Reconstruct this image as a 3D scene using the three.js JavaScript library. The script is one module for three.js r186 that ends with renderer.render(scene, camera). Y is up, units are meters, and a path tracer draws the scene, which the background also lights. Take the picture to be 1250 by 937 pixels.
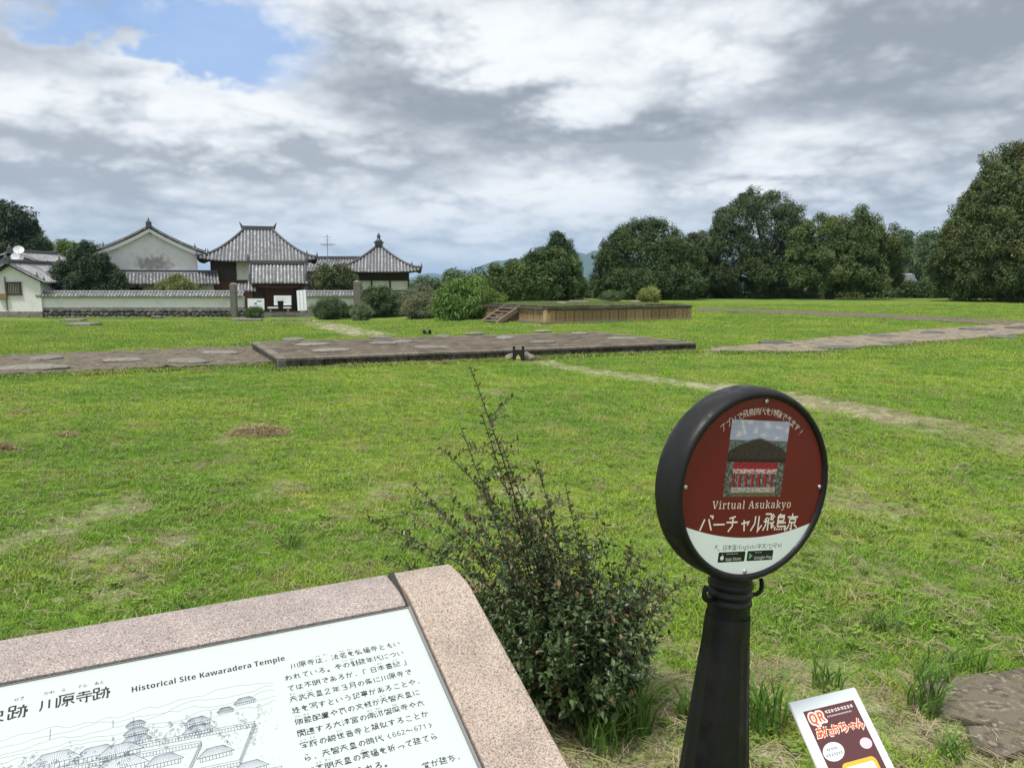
import * as THREE from 'three';
import { mergeGeometries } from 'three/addons/utils/BufferGeometryUtils.js';
import { RoundedBoxGeometry } from 'three/addons/geometries/RoundedBoxGeometry.js';
import { createNoise2D, createNoise3D } from 'simplex-noise';

// ------------------------------------------------------------------ camera, sky, sun, exposure
const FOCAL = 939, HORIZON = 347, EYE = 1.6, CENTRE_X = 625, CENTRE_Y = 468.5;   // photo pixels (1250 x 937), metres
const PITCH = Math.atan((CENTRE_Y - HORIZON) / FOCAL);
const scene = new THREE.Scene();
const camera = new THREE.PerspectiveCamera(2 * Math.atan(CENTRE_Y / FOCAL) * 180 / Math.PI, 1250 / 937, 0.05, 16000);
camera.position.set(0, EYE, 0);
camera.rotation.x = -PITCH;
const renderer = new THREE.WebGLRenderer({ antialias: true });
renderer.toneMapping = THREE.LinearToneMapping;
renderer.toneMappingExposure = 1.14;
renderer.shadowMap.enabled = true;

const sun = new THREE.DirectionalLight(new THREE.Color(1, 0.965, 0.9), 3.3);
sun.position.set(-30, 92, 26);
sun.castShadow = true;
sun.shadow.radius = 16;                       // sun veiled by thin cloud
Object.assign(sun.shadow.camera, { left: -60, right: 60, top: 90, bottom: -30, near: 1, far: 300 });
sun.shadow.mapSize.set(4096, 4096);
scene.add(sun, sun.target);

let seedState = 20240713;
const rnd = () => { seedState = (seedState + 0x6d2b79f5) | 0; let t = Math.imul(seedState ^ (seedState >>> 15), 1 | seedState); t = (t + Math.imul(t ^ (t >>> 7), 61 | t)) ^ t; return ((t ^ (t >>> 14)) >>> 0) / 4294967296; };
const rr = (a, b) => a + (b - a) * rnd();
const pick = (list) => list[Math.floor(rnd() * list.length)];
const n2 = createNoise2D(rnd), n3 = createNoise3D(rnd);
const fbm2 = (x, y, o = 4, g = 0.5) => { let s = 0, a = 1, m = 0; for (let i = 0; i < o; i++) { s += a * n2(x, y); m += a; a *= g; x = x * 2.03 + 11.3; y = y * 2.03 - 7.1; } return s / m; };
const fbm3 = (x, y, z, o = 4, g = 0.5) => { let s = 0, a = 1, m = 0; for (let i = 0; i < o; i++) { s += a * n3(x, y, z); m += a; a *= g; x = x * 2.03 + 5.1; y = y * 2.03 - 3.7; z = z * 2.03 + 1.9; } return s / m; };
const clamp = (v, a = 0, b = 1) => Math.min(b, Math.max(a, v));
const lerp = (a, b, t) => a + (b - a) * t;
const smooth = (a, b, v) => { const t = clamp((v - a) / (b - a)); return t * t * (3 - 2 * t); };

// a photo pixel gives a direction; a depth or a surface gives the place
const cp = Math.cos(PITCH), sp = Math.sin(PITCH);
const ray = (px, py) => { const a = (px - CENTRE_X) / FOCAL, b = (CENTRE_Y - py) / FOCAL; return new THREE.Vector3(a, b * cp - sp, -(cp + b * sp)); };
const at = (px, py, depth) => { const r = ray(px, py); return r.multiplyScalar(depth / -r.z).add(new THREE.Vector3(0, EYE, 0)); };

// broken cloud: bases and lit edges over a pale layer, with a blue opening
{
  const W = 3072, H = 1536, data = new Float32Array(W * H * 4);
  const dirOf = (px, py) => ray(px, py).normalize();
  const ang = (d) => [Math.atan2(d.x, -d.z), Math.asin(d.y)];
  // cloud masses seen in the photograph: [pixel x, pixel y, half width, half height, how much darker (-) or lighter (+)]
  const masses = [
    [480, 95, 85, 42, -0.5], [540, 130, 120, 22, -0.22], [700, 178, 150, 26, -0.5], [810, 150, 60, 40, -0.2], [600, 150, 60, 50, -0.18], [1170, 55, 110, 60, -0.52], [1010, 75, 90, 45, -0.34], [900, 120, 120, 28, -0.3], [1130, 215, 150, 60, -0.3],
    [40, 60, 70, 60, -0.22], [60, 150, 80, 60, -0.18], [330, 210, 190, 30, -0.24], [500, 215, 60, 20, -0.24], [110, 210, 130, 26, -0.12], [90, 245, 160, 30, -0.22], [1060, 265, 150, 20, -0.24], [870, 245, 70, 12, -0.2],
    [30, 98, 34, 14, 0.3], [640, 60, 80, 30, 0.22], [850, 40, 80, 40, 0.25], [745, 130, 70, 20, 0.2], [260, 120, 150, 24, 0.22], [960, 170, 90, 26, 0.3], [700, 225, 130, 22, 0.28], [560, 235, 90, 16, 0.26], [900, 200, 60, 24, 0.26], [640, 270, 120, 14, 0.2], [560, 20, 80, 26, 0.2],
  ].map(([x, y, w, h, v]) => { const [a, e] = ang(dirOf(x, y)); return [a, e, w / FOCAL, h / FOCAL, v]; });
  const gaps = [[225, 48, 125, 20, 1.0], [300, 72, 70, 18, 0.9], [150, 28, 80, 14, 0.55], [270, 15, 80, 24, 0.5]].map(([x, y, w, h, v]) => { const [a, e] = ang(dirOf(x, y)); return [a, e, w / FOCAL, h / FOCAL, v]; });
  for (let j = 0; j < H; j++) {
    const el = ((j + 0.5) / H - 0.5) * Math.PI, ce = Math.cos(el), se = Math.sin(el);
    for (let i = 0; i < W; i++) {
      const o = (j * W + i) * 4, th = ((i + 0.5) / W - 0.5) * 2 * Math.PI;
      data[o + 3] = 1;
      if (el < -0.02) { data[o] = 0.3; data[o + 1] = 0.32; data[o + 2] = 0.3; continue; }
      const x = Math.cos(th) * ce, z = Math.sin(th) * ce, az = Math.atan2(x, -z), s = 1.5 / (Math.max(se, 0) + 0.19);
      const cx = x * s, cz = z * s;                                 // a layer overhead: clouds flatten towards the horizon
      const wx = n3(cx * 0.8, cz * 0.8, 3.1), wz = n3(cx * 0.8, cz * 0.8, 9.7);
      const big = fbm3(cx * 0.62 + wx * 0.1, cz * 0.62 + wz * 0.1, 0.4, 3, 0.5), mid = fbm3(cx * 3.1 + wx * 0.2, cz * 3.1 + wz * 0.2, 5.2, 4, 0.6);
      let bill = 0, amp = 0.5, fq = 0.85; for (let k = 0; k < 5; k++) { bill += amp * (Math.abs(n3(cx * fq + 3.7 * k, cz * fq - 1.9 * k, 2.2 + k)) * 2.2 - 0.75); amp *= 0.66; fq *= 2.07; }
      // the masses' outlines are broken by the same turbulence
      const da = az + wx * 0.03 + mid * 0.05 + bill * 0.03, de = el + wz * 0.012 + mid * 0.026 + bill * 0.02;
      let m = 0, gap = 0;
      if (el < 0.75 && Math.abs(az) < 1) {
        for (const g of masses) { const q = ((da - g[0]) / g[2]) ** 2 + ((de - g[1]) / g[3]) ** 2; if (q < 9) m += g[4] * Math.exp(-q * 0.8); }
        for (const g of gaps) { const q = ((da - g[0]) / g[2]) ** 2 + ((de - g[1]) / g[3]) ** 2; if (q < 9) gap += g[4] * Math.exp(-q * 0.8); }
      }
      const far = smooth(0.16, 0.01, el);
      const thick = -0.2 + 0.42 * big - 0.56 * bill - 0.13 * mid - m * 1.3;      // how deep the cloud is
      const b = clamp(1 - smooth(-0.8, 0.85, thick), 0, 1);
      let r, gr, bl;
      if (b < 0.5) { const t = b / 0.5; r = lerp(0.30, 0.58, t); gr = lerp(0.335, 0.62, t); bl = lerp(0.385, 0.67, t); }
      else { const t = (b - 0.5) / 0.5; r = lerp(0.58, 0.88, t); gr = lerp(0.62, 0.90, t); bl = lerp(0.67, 0.92, t); }
      const open = smooth(0.15, 1.1, gap + mid * 0.34 + 0.2 * bill) * 0.85;
      r = lerp(r, 0.27, open); gr = lerp(gr, 0.44, open); bl = lerp(bl, 0.76, open);
      const veil = far * 0.45;                                       // pale blue air low down
      r = lerp(r, 0.48, veil); gr = lerp(gr, 0.60, veil); bl = lerp(bl, 0.75, veil);
      data[o] = r; data[o + 1] = gr; data[o + 2] = bl;
    }
  }
  const sky = new THREE.DataTexture(data, W, H, THREE.RGBAFormat, THREE.FloatType);
  sky.mapping = THREE.EquirectangularReflectionMapping;
  sky.magFilter = THREE.LinearFilter;
  sky.needsUpdate = true;
  scene.background = sky;
  scene.environment = sky;
}

// ------------------------------------------------------------------ helpers: objects
const taken = new Map();
const numbered = (name) => { const k = taken.get(name) ?? 0; taken.set(name, k + 1); return k ? `${name}_${String(k).padStart(3, '0')}` : name; };
function describe(o, label, category, group, kind) { o.userData.label = label; o.userData.category = category; if (group) o.userData.group = group; if (kind) o.userData.kind = kind; return o; }
function thing(name, label, category, p = [0, 0, 0], turn = 0, group, kind) {
  const o = new THREE.Group(); o.name = numbered(name);
  if (p.isVector3) o.position.copy(p); else o.position.set(...p);
  o.rotation.y = turn; scene.add(o);
  return describe(o, label, category, group, kind);
}
const shadowed = (o) => { o.castShadow = true; o.receiveShadow = true; return o; };
// uv in metres by the dominant axis of each face
function metres(g) {
  g = g.index ? g.toNonIndexed() : g;
  const p = g.attributes.position, uv = new Float32Array(p.count * 2), a = new THREE.Vector3(), b = new THREE.Vector3(), c = new THREE.Vector3();
  for (let i = 0; i < p.count; i += 3) {
    a.fromBufferAttribute(p, i); b.fromBufferAttribute(p, i + 1).sub(a); c.fromBufferAttribute(p, i + 2).sub(a); b.cross(c);
    const x = Math.abs(b.x), y = Math.abs(b.y), z = Math.abs(b.z);
    for (let k = i; k < i + 3; k++) {
      const X = p.getX(k), Y = p.getY(k), Z = p.getZ(k);
      if (y >= x && y >= z) { uv[k * 2] = X; uv[k * 2 + 1] = Z; } else if (x >= z) { uv[k * 2] = Z; uv[k * 2 + 1] = Y; } else { uv[k * 2] = X; uv[k * 2 + 1] = Y; }
    }
  }
  g.setAttribute('uv', new THREE.BufferAttribute(uv, 2));
  if (!g.attributes.normal) g.computeVertexNormals();
  return g;
}
function join(list) {
  list = (Array.isArray(list) ? list : [list]).map(metres);
  const colored = list.some((g) => g.attributes.color);
  for (const g of list) {
    for (const k of Object.keys(g.attributes)) if (!['position', 'normal', 'uv', 'color'].includes(k)) g.deleteAttribute(k);
    if (colored && !g.attributes.color) g.setAttribute('color', new THREE.BufferAttribute(new Float32Array(g.attributes.position.count * 3).fill(1), 3));
  }
  return list.length === 1 ? list[0] : mergeGeometries(list);
}
function part(name, list, m, parent) { const o = shadowed(new THREE.Mesh(join(list), m)); o.name = name; parent.add(o); return o; }
function solo(name, list, m, label, category, group, kind) { const o = shadowed(new THREE.Mesh(join(list), m)); o.name = numbered(name); scene.add(o); return describe(o, label, category, group, kind); }
function structure(name, g, m, keepUV) { const o = shadowed(new THREE.Mesh(keepUV ? g : join(g), m)); o.name = numbered(name); o.userData.kind = 'structure'; scene.add(o); return o; }
const box = (w, h, d, x = 0, y = 0, z = 0) => new THREE.BoxGeometry(w, h, d).translate(x, y, z);
const rbox = (w, h, d, x = 0, y = 0, z = 0, r = 0.01, s = 2) => new RoundedBoxGeometry(w, h, d, s, r).translate(x, y, z);
const cyl = (r0, r1, h, x = 0, y = 0, z = 0, n = 12) => new THREE.CylinderGeometry(r0, r1, h, n).translate(x, y, z);
function bar(a, b, r0, r1 = r0, n = 6) {       // a tapered round bar between two points
  const A = new THREE.Vector3(...(a.isVector3 ? a.toArray() : a)), B = new THREE.Vector3(...(b.isVector3 ? b.toArray() : b)), L = A.distanceTo(B);
  const g = new THREE.CylinderGeometry(r1, r0, L, n, 1).translate(0, L / 2, 0);
  return g.applyQuaternion(new THREE.Quaternion().setFromUnitVectors(new THREE.Vector3(0, 1, 0), B.sub(A).normalize())).translate(A.x, A.y, A.z);
}
function tube(points, r, seg = 24, n = 6) { return new THREE.TubeGeometry(new THREE.CatmullRomCurve3(points.map((p) => (p.isVector3 ? p : new THREE.Vector3(...p)))), seg, r, n); }
function tint(g, rgb, jitter = 0) {            // one colour for a piece
  const f = 1 + rr(-jitter, jitter), n = g.attributes.position.count, c = new Float32Array(n * 3);
  for (let i = 0; i < n; i++) c.set([rgb[0] * f, rgb[1] * f, rgb[2] * f], i * 3);
  g.setAttribute('color', new THREE.BufferAttribute(c, 3)); return g;
}
function roughen(g, amount, freq) {            // uneven stone
  const p = g.attributes.position;
  for (let i = 0; i < p.count; i++) { const x = p.getX(i), y = p.getY(i), z = p.getZ(i); p.setXYZ(i, x + amount * n3(x * freq, y * freq, z * freq + 7), y + amount * n3(x * freq + 31, y * freq, z * freq), z + amount * n3(x * freq, y * freq + 17, z * freq)); }
  g.computeVertexNormals(); return g;
}

// ------------------------------------------------------------------ helpers: materials
const srgb = (v) => Math.round(255 * (v <= 0.0031308 ? v * 12.92 : 1.055 * Math.pow(clamp(v), 1 / 2.4) - 0.055));
function colorTexture(size, f, tile) {         // f(u, v) -> linear rgb
  const d = new Uint8Array(size * size * 4);
  for (let j = 0; j < size; j++) for (let i = 0; i < size; i++) { const c = f(i / size, j / size, i, j), o = (j * size + i) * 4; d[o] = srgb(clamp(c[0])); d[o + 1] = srgb(clamp(c[1])); d[o + 2] = srgb(clamp(c[2])); d[o + 3] = 255; }
  const t = new THREE.DataTexture(d, size, size); t.colorSpace = THREE.SRGBColorSpace; t.magFilter = THREE.LinearFilter; t.wrapS = t.wrapT = THREE.MirroredRepeatWrapping; t.repeat.set(1 / tile, 1 / tile); t.needsUpdate = true; return t;
}
function heightTexture(size, f, tile) {
  const d = new Uint8Array(size * size * 4);
  for (let j = 0; j < size; j++) for (let i = 0; i < size; i++) { const v = Math.round(255 * clamp(f(i / size, j / size, i, j))), o = (j * size + i) * 4; d[o] = d[o + 1] = d[o + 2] = v; d[o + 3] = 255; }
  const t = new THREE.DataTexture(d, size, size); t.magFilter = THREE.LinearFilter; t.wrapS = t.wrapT = THREE.MirroredRepeatWrapping; t.repeat.set(1 / tile, 1 / tile); t.needsUpdate = true; return t;
}
const std = (rgb, roughness = 0.9, more = {}) => { const { phys, ...rest } = more; const m = phys ? new THREE.MeshPhysicalMaterial({ roughness, ...rest }) : new THREE.MeshStandardMaterial({ roughness, ...rest }); m.color.setRGB(...rgb); m.side = THREE.DoubleSide; return m; };
const mix3 = (a, b, t) => [lerp(a[0], b[0], t), lerp(a[1], b[1], t), lerp(a[2], b[2], t)];
const speckle = (i, j, k) => { let h = Math.imul(i, 374761393) + Math.imul(j, 668265263) + Math.imul(k, 974634599) | 0; h = Math.imul(h ^ (h >>> 13), 1274126177); return ((h ^ (h >>> 16)) >>> 0) / 4294967296; };

const M = {};
{
  // pink granite: crystals of feldspar, quartz and mica a few millimetres across
  const grain = (u, v, i, j, s) => { // nearest of jittered cells
    const x = i / s, y = j / s, X = Math.floor(x), Y = Math.floor(y); let best = 9, k = 0;
    for (let a = -1; a < 2; a++) for (let b = -1; b < 2; b++) { const h = speckle(X + a, Y + b, 1), q = (X + a + h - x) ** 2 + (Y + b + speckle(X + a, Y + b, 2) - y) ** 2; if (q < best) { best = q; k = speckle(X + a, Y + b, 3); } }
    return k;
  };
  const granite = (warm) => colorTexture(1024, (u, v, i, j) => {
    const k = grain(u, v, i, j, 3.4), w = 0.94 + 0.26 * fbm2(u * 4, v * 4, 5, 0.6);
    let c = k < 0.09 ? [0.15, 0.125, 0.12] : k < 0.26 ? [0.27, 0.235, 0.215] : k < 0.62 ? warm : k < 0.86 ? [warm[0] * 1.22, warm[1] * 1.28, warm[2] * 1.32] : [0.50, 0.46, 0.42];
    return c.map((x) => x * w);
  }, 0.62);
  const gb = heightTexture(512, (u, v, i, j) => 0.5 + 0.4 * (speckle(i >> 1, j >> 1, 5) - 0.5) + 0.2 * fbm2(u * 30, v * 30, 3), 0.31);
  M.granitePink = std([1, 1, 1], 0.55, { map: granite([0.40, 0.295, 0.225]), bumpMap: gb, bumpScale: 0.0006 });
  M.graniteGrey = std([1, 1, 1], 0.55, { map: granite([0.335, 0.26, 0.235]), bumpMap: gb, bumpScale: 0.0006 });
  const stain = (base, dark, light, f, tile, amount = 0.5) => colorTexture(512, (u, v, i, j) => {
    const a = smooth(-0.2, 0.55, fbm2(u * f, v * f, 5, 0.6)), b = smooth(0.1, 0.6, fbm2(u * f * 2.3 + 9, v * f * 2.3, 5, 0.6)), s = 0.85 + 0.3 * speckle(i, j, 8);
    return mix3(mix3(base, dark, a * amount), light, b * 0.6).map((x) => x * s);
  }, tile);
  const pits = heightTexture(512, (u, v, i, j) => 0.5 + 0.5 * fbm2(u * 24, v * 24, 5, 0.65), 1.2);
  const weathered = colorTexture(1024, (u, v, i, j) => {   // exposed pebbles, lichen and damp patches
    const a = smooth(-0.1, 0.45, fbm2(u * 5, v * 5, 6, 0.65)), b = smooth(0.05, 0.5, fbm2(u * 11 + 9, v * 11, 6, 0.7)), c = smooth(0.25, 0.6, fbm2(u * 7 + 30, v * 7, 5, 0.6)), k = speckle(i >> 1, j >> 1, 6);
    return mix3(mix3(mix3([0.115, 0.091, 0.062], [0.042, 0.033, 0.024], a * 0.85), [0.235, 0.195, 0.135], b * 0.75), [0.075, 0.085, 0.032], c * 0.35).map((x) => x * (0.7 + 0.6 * k));
  }, 5.3);
  M.aggregate = std([1, 1, 1], 0.95, { map: weathered, bumpMap: pits, bumpScale: 0.02 });
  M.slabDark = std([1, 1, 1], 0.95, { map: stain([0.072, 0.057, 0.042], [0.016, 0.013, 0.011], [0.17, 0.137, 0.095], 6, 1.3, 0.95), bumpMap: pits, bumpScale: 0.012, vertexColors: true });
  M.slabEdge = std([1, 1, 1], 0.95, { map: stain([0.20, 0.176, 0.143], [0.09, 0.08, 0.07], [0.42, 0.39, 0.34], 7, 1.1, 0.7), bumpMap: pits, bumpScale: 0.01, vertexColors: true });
  M.baseStone = std([1, 1, 1], 0.95, { map: stain([0.205, 0.19, 0.158], [0.10, 0.092, 0.078], [0.33, 0.31, 0.265], 6, 0.9, 0.8), bumpMap: pits, bumpScale: 0.01, vertexColors: true });
  M.pathStone = std([1, 1, 1], 0.95, { map: stain([0.155, 0.128, 0.088], [0.048, 0.039, 0.028], [0.36, 0.305, 0.22], 11, 4.3, 0.9), bumpMap: pits, bumpScale: 0.03 });
  M.pathSand = std([1, 1, 1], 0.95, { map: stain([0.28, 0.233, 0.165], [0.08, 0.067, 0.05], [0.48, 0.415, 0.31], 11, 5.3, 0.85), bumpMap: pits, bumpScale: 0.03 });
  M.mossStone = std([1, 1, 1], 0.95, { map: colorTexture(512, (u, v, i, j) => { const a = smooth(-0.1, 0.5, fbm2(u * 7, v * 7, 6, 0.65)), b = smooth(0.1, 0.6, fbm2(u * 13 + 5, v * 13, 5, 0.65)), c = smooth(0.0, 0.5, fbm2(u * 5 + 20, v * 5, 5, 0.6)); return mix3(mix3(mix3([0.15, 0.125, 0.09], [0.06, 0.05, 0.036], a), [0.30, 0.265, 0.20], b * 0.8), [0.09, 0.10, 0.035], c * 0.5).map((x) => x * (0.75 + 0.5 * speckle(i, j, 3))); }, 0.9), bumpMap: pits, bumpScale: 0.012 });
  M.tuff = std([1, 1, 1], 0.95, { map: stain([0.40, 0.285, 0.15], [0.13, 0.09, 0.05], [0.50, 0.38, 0.22], 5, 1.6, 0.75), bumpMap: pits, bumpScale: 0.012, vertexColors: true });
  M.rubble = std([1, 1, 1], 0.95, { map: stain([0.125, 0.125, 0.12], [0.04, 0.04, 0.038], [0.24, 0.24, 0.225], 5, 0.9, 0.8), bumpMap: pits, bumpScale: 0.02, vertexColors: true });
  M.mortar = std([0.045, 0.043, 0.04], 1);
  M.render = std([1, 1, 1], 0.95, { map: stain([0.215, 0.205, 0.18], [0.10, 0.095, 0.083], [0.34, 0.33, 0.295], 5, 2.2, 0.7) });
  const plaster = colorTexture(512, (u, v, i, j) => { const a = smooth(0.05, 0.75, fbm2(u * 3, v * 3, 5, 0.6)), s = 0.97 + 0.06 * speckle(i, j, 4); return mix3([0.73, 0.715, 0.72], [0.47, 0.46, 0.455], a * 0.55).map((x) => x * s); }, 4);
  M.plaster = std([1, 1, 1], 0.9, { map: plaster });
  // plaster with rain-streaked mould above the pent roof
  M.gablePlaster = std([1, 1, 1], 0.9, { map: colorTexture(512, (u, v, i, j) => {
    const x = u * 12 - 6, y = v * 12 - 6, blot = Math.exp(-((x - 0.2) ** 2) / 3.2 - ((y - 4.35) ** 2) / 0.7), a = smooth(0.25, 0.95, blot + 0.5 * fbm2(u * 26, v * 20, 5, 0.6)), b = smooth(0.1, 0.8, fbm2(u * 9, v * 9, 4));
    return mix3(mix3([0.66, 0.645, 0.645], [0.48, 0.47, 0.465], b * 0.5), [0.17, 0.17, 0.17], a * 0.8);
  }, 12) });
  M.gablePlaster.map.offset.set(0.5, 0.5);
  const tileMap = colorTexture(512, (u, v, i, j) => { const a = fbm2(u * 14, v * 14, 5, 0.6), b = smooth(0.2, 0.6, fbm2(u * 30 + 3, v * 30, 4, 0.6)); return mix3(mix3([0.30, 0.305, 0.31], [0.13, 0.132, 0.138], smooth(-0.1, 0.5, a)), [0.50, 0.50, 0.49], b * 0.6); }, 4);
  M.tile = std([1, 1, 1], 0.42, { map: tileMap, vertexColors: true });
  M.ridge = std([0.075, 0.078, 0.084], 0.5);
  const woodMap = (a, b) => colorTexture(256, (u, v) => { const g = fbm2(u * 40, v * 3, 4, 0.6); return mix3(a, b, smooth(-0.5, 0.6, g)); }, 1.2);
  M.darkWood = std([1, 1, 1], 0.8, { map: woodMap([0.035, 0.025, 0.02], [0.07, 0.05, 0.037]) });
  M.redWood = std([1, 1, 1], 0.75, { map: woodMap([0.085, 0.033, 0.02], [0.15, 0.062, 0.038]) });
  M.tanWood = std([1, 1, 1], 0.75, { map: woodMap([0.20, 0.13, 0.06], [0.28, 0.19, 0.09]) });
  M.deck = std([1, 1, 1], 0.85, { map: woodMap([0.15, 0.11, 0.075], [0.24, 0.185, 0.13]) });
  M.stepWood = std([1, 1, 1], 0.85, { map: woodMap([0.11, 0.085, 0.065], [0.19, 0.15, 0.115]) });
  M.bark = std([1, 1, 1], 0.95, { map: woodMap([0.045, 0.036, 0.028], [0.10, 0.082, 0.065]) });
  M.black = std([0.009, 0.009, 0.010], 0.6, { phys: true, specularIntensity: 0.6, bumpMap: heightTexture(256, (u, v, i, j) => 0.5 + 0.5 * fbm2(u * 40, v * 40, 3), 0.05), bumpScale: 0.0003, roughnessMap: colorTexture(256, (u, v) => { const k = 0.55 + 0.45 * smooth(-0.4, 0.5, fbm2(u * 6, v * 6, 5, 0.6)); return [k, k, k]; }, 0.3) });
  M.white = std([0.70, 0.71, 0.72], 0.5);
  M.grey = std([0.20, 0.205, 0.215], 0.6);
  M.metal = std([0.55, 0.56, 0.57], 0.35, { metalness: 0.9 });
  M.dark = std([0.01, 0.01, 0.01], 0.9);
}

// ------------------------------------------------------------------ the ground
function ground(x, z) {
  const d = -z, t = x / Math.max(d, 1), s = smooth(26, 60, d);
  return s * lerp(-1.0, 0.38, smooth(-0.2, 0.1, t)) - 3.2 * smooth(84, 120, d) * smooth(-0.45, -0.1, t) - 26 * smooth(140, 900, d) + 0.02 * n2(x * 0.35, z * 0.35) * smooth(1, 6, d);
}
function G(px, py, lift = 0) {                   // where a pixel's ray meets the ground (or a level above it)
  const r = ray(px, py); let lo = 0;
  for (let d = 0.8; d < 400; d *= 1.01) { const k = d / -r.z, y = EYE + r.y * k; if (y < ground(r.x * k, -d) + lift) { let a = lo, b = d; for (let i = 0; i < 24; i++) { const m = (a + b) / 2, q = m / -r.z; if (EYE + r.y * q < ground(r.x * q, -m) + lift) b = m; else a = m; } const q = b / -r.z; return new THREE.Vector3(r.x * q, ground(r.x * q, -b) + lift, -b); } lo = d; }
  throw new Error('no ground at ' + px + ' ' + py);
}
const onGround = (px, depth, lift = 0) => { const x = at(px, 362, depth).x; return new THREE.Vector3(x, ground(x, -depth) + lift, -depth); };
const segmentDistance = (x, z, a, b) => { const dx = b.x - a.x, dz = b.z - a.z, t = clamp(((x - a.x) * dx + (z - a.z) * dz) / (dx * dx + dz * dz)); const ex = x - a.x - t * dx, ez = z - a.z - t * dz; return Math.sqrt(ex * ex + ez * ez); };
const trails = [   // worn lines in the turf: [pixels, half width, strength]
  [[[655, 441], [720, 453], [800, 464], [880, 474]], 0.42, 0.85], [[[880, 474], [960, 486], [1040, 500], [1100, 512]], 0.55, 1.0], [[[1100, 512], [1180, 528], [1260, 545]], 0.5, 0.55],
  [[[370, 391], [395, 396], [420, 402], [450, 408]], 0.9, 1.0], [[[560, 396], [600, 395], [660, 397]], 0.5, 0.5], [[[860, 428], [900, 427]], 0.5, 0.8],
].map(([px, w, k]) => { const pts = px.map(([x, y]) => G(x, y)), b = new THREE.Box3().setFromPoints(pts).expandByScalar(w * 2.2); return [pts, w, k, b.min, b.max]; });
const patches = [[215, 663, 0.13, 0.8], [110, 686, 0.2, 0.6], [150, 700, 0.25, 0.45], [600, 478, 0.3, 0.6], [520, 470, 0.25, 0.4], [640, 600, 0.25, 0.4], [880, 880, 0.2, 0.5], [800, 870, 0.4, 0.8], [1000, 830, 0.3, 0.35], [700, 920, 0.5, 0.9], [1150, 890, 0.3, 0.6], [1060, 700, 0.3, 0.35], [1040, 610, 0.35, 0.45], [30, 660, 0.3, 0.5], [330, 600, 0.2, 0.3], [230, 470, 0.4, 0.35], [300, 527, 0.4, 0.5], [860, 430, 0.5, 0.5], [150, 620, 0.22, 0.5], [470, 600, 0.25, 0.35]].map(([x, y, r, k]) => [G(x, y), r, k]);
function bare(x, z) {                            // 0 green turf .. 1 worn through
  let w = 0; const j = 0.75 * fbm2(x * 2.6, z * 2.6, 4, 0.65);
  for (const [pts, half, k, lo, hi] of trails) if (x > lo.x && x < hi.x && z > lo.z && z < hi.z) for (let i = 0; i + 1 < pts.length; i++) { const q = segmentDistance(x, z, pts[i], pts[i + 1]) / half + j; if (q < 1.6) w = Math.max(w, k * smooth(1.3, 0.5, q)); }
  for (const [p, r, k] of patches) { const ex = x - p.x, ez = (z - p.z) * 0.6; if (ex * ex + ez * ez > 9 * r * r) continue; const q = Math.sqrt(ex * ex + ez * ez) / r + j * 1.6; if (q < 1.6) w = Math.max(w, k * smooth(1.1, 0.5, q)); }
  return w;
}
function turf(x, z) {                            // colour of the turf itself
  const a = fbm2(x * 0.22, z * 0.22, 4), b = fbm2(x * 0.9 + 40, z * 0.9, 4), c = fbm2(x * 3.1, z * 3.1 + 20, 3);
  let col = mix3([0.155, 0.28, 0.014], [0.24, 0.345, 0.026], smooth(-0.45, 0.5, a + b * 0.5));
  col = mix3(col, [0.30, 0.30, 0.07], 0.7 * smooth(0.12, 0.7, b * 0.8 + c * 0.35 + 0.04 + 0.1 * a));
  return col;
}
{
  const S = 1600, x0 = -50, wx = 100, z0 = -82, wz = 86, d = new Uint8Array(S * S * 4);
  for (let j = 0; j < S; j++) for (let i = 0; i < S; i++) {
    const x = x0 + wx * (i + 0.5) / S, z = z0 + wz * (j + 0.5) / S, o = (j * S + i) * 4;
    const w = bare(x, z), s = speckle(i, j, 1), s2 = speckle(i >> 1, j >> 1, 2), clump = 0.55 + 0.34 * s2 + 0.34 * (s - 0.5);  // clump: random speckle, darkened overall to paint in the blades' self-shadow
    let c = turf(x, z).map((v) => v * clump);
    c = mix3(c, mix3([0.52, 0.48, 0.34], [0.26, 0.235, 0.14], s2), clamp(w * (0.55 + 0.6 * s)));
    d[o] = srgb(c[0]); d[o + 1] = srgb(c[1]); d[o + 2] = srgb(c[2]); d[o + 3] = 255;
  }
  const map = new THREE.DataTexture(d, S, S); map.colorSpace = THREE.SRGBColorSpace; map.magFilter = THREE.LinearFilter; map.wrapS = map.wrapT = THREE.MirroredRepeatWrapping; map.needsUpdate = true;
  const bump = heightTexture(512, (u, v, i, j) => 0.5 * speckle(i, j, 3) + 0.5 * speckle(i >> 1, j >> 1, 4), 1);
  bump.repeat.set(30, 26);
  const rows = [], cols = 220;
  for (let q = -14; q < 1; q += 2.5) rows.push(q);
  for (let q = 1; q < 10000; q *= 1.028) rows.push(q);
  const pos = [], uv = [], idx = [];
  rows.forEach((dd, j) => { for (let i = 0; i <= cols; i++) { const k = i / cols * 2 - 1, x = k * (1.25 * Math.max(dd, 0) + 16), z = -dd; pos.push(x, ground(x, z), z); uv.push((x - x0) / wx, (z - z0) / wz); if (j && i) { const a = (j - 1) * (cols + 1) + i - 1, b = j * (cols + 1) + i - 1; idx.push(a, a + 1, b, a + 1, b + 1, b); } } });
  const g = new THREE.BufferGeometry(); g.setAttribute('position', new THREE.Float32BufferAttribute(pos, 3)); g.setAttribute('uv', new THREE.Float32BufferAttribute(uv, 2)); g.setIndex(idx); g.computeVertexNormals();
  structure('ground', g, std([1, 1, 1], 1, { map, bumpMap: bump, bumpScale: 0.035 }), true);
}

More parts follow.
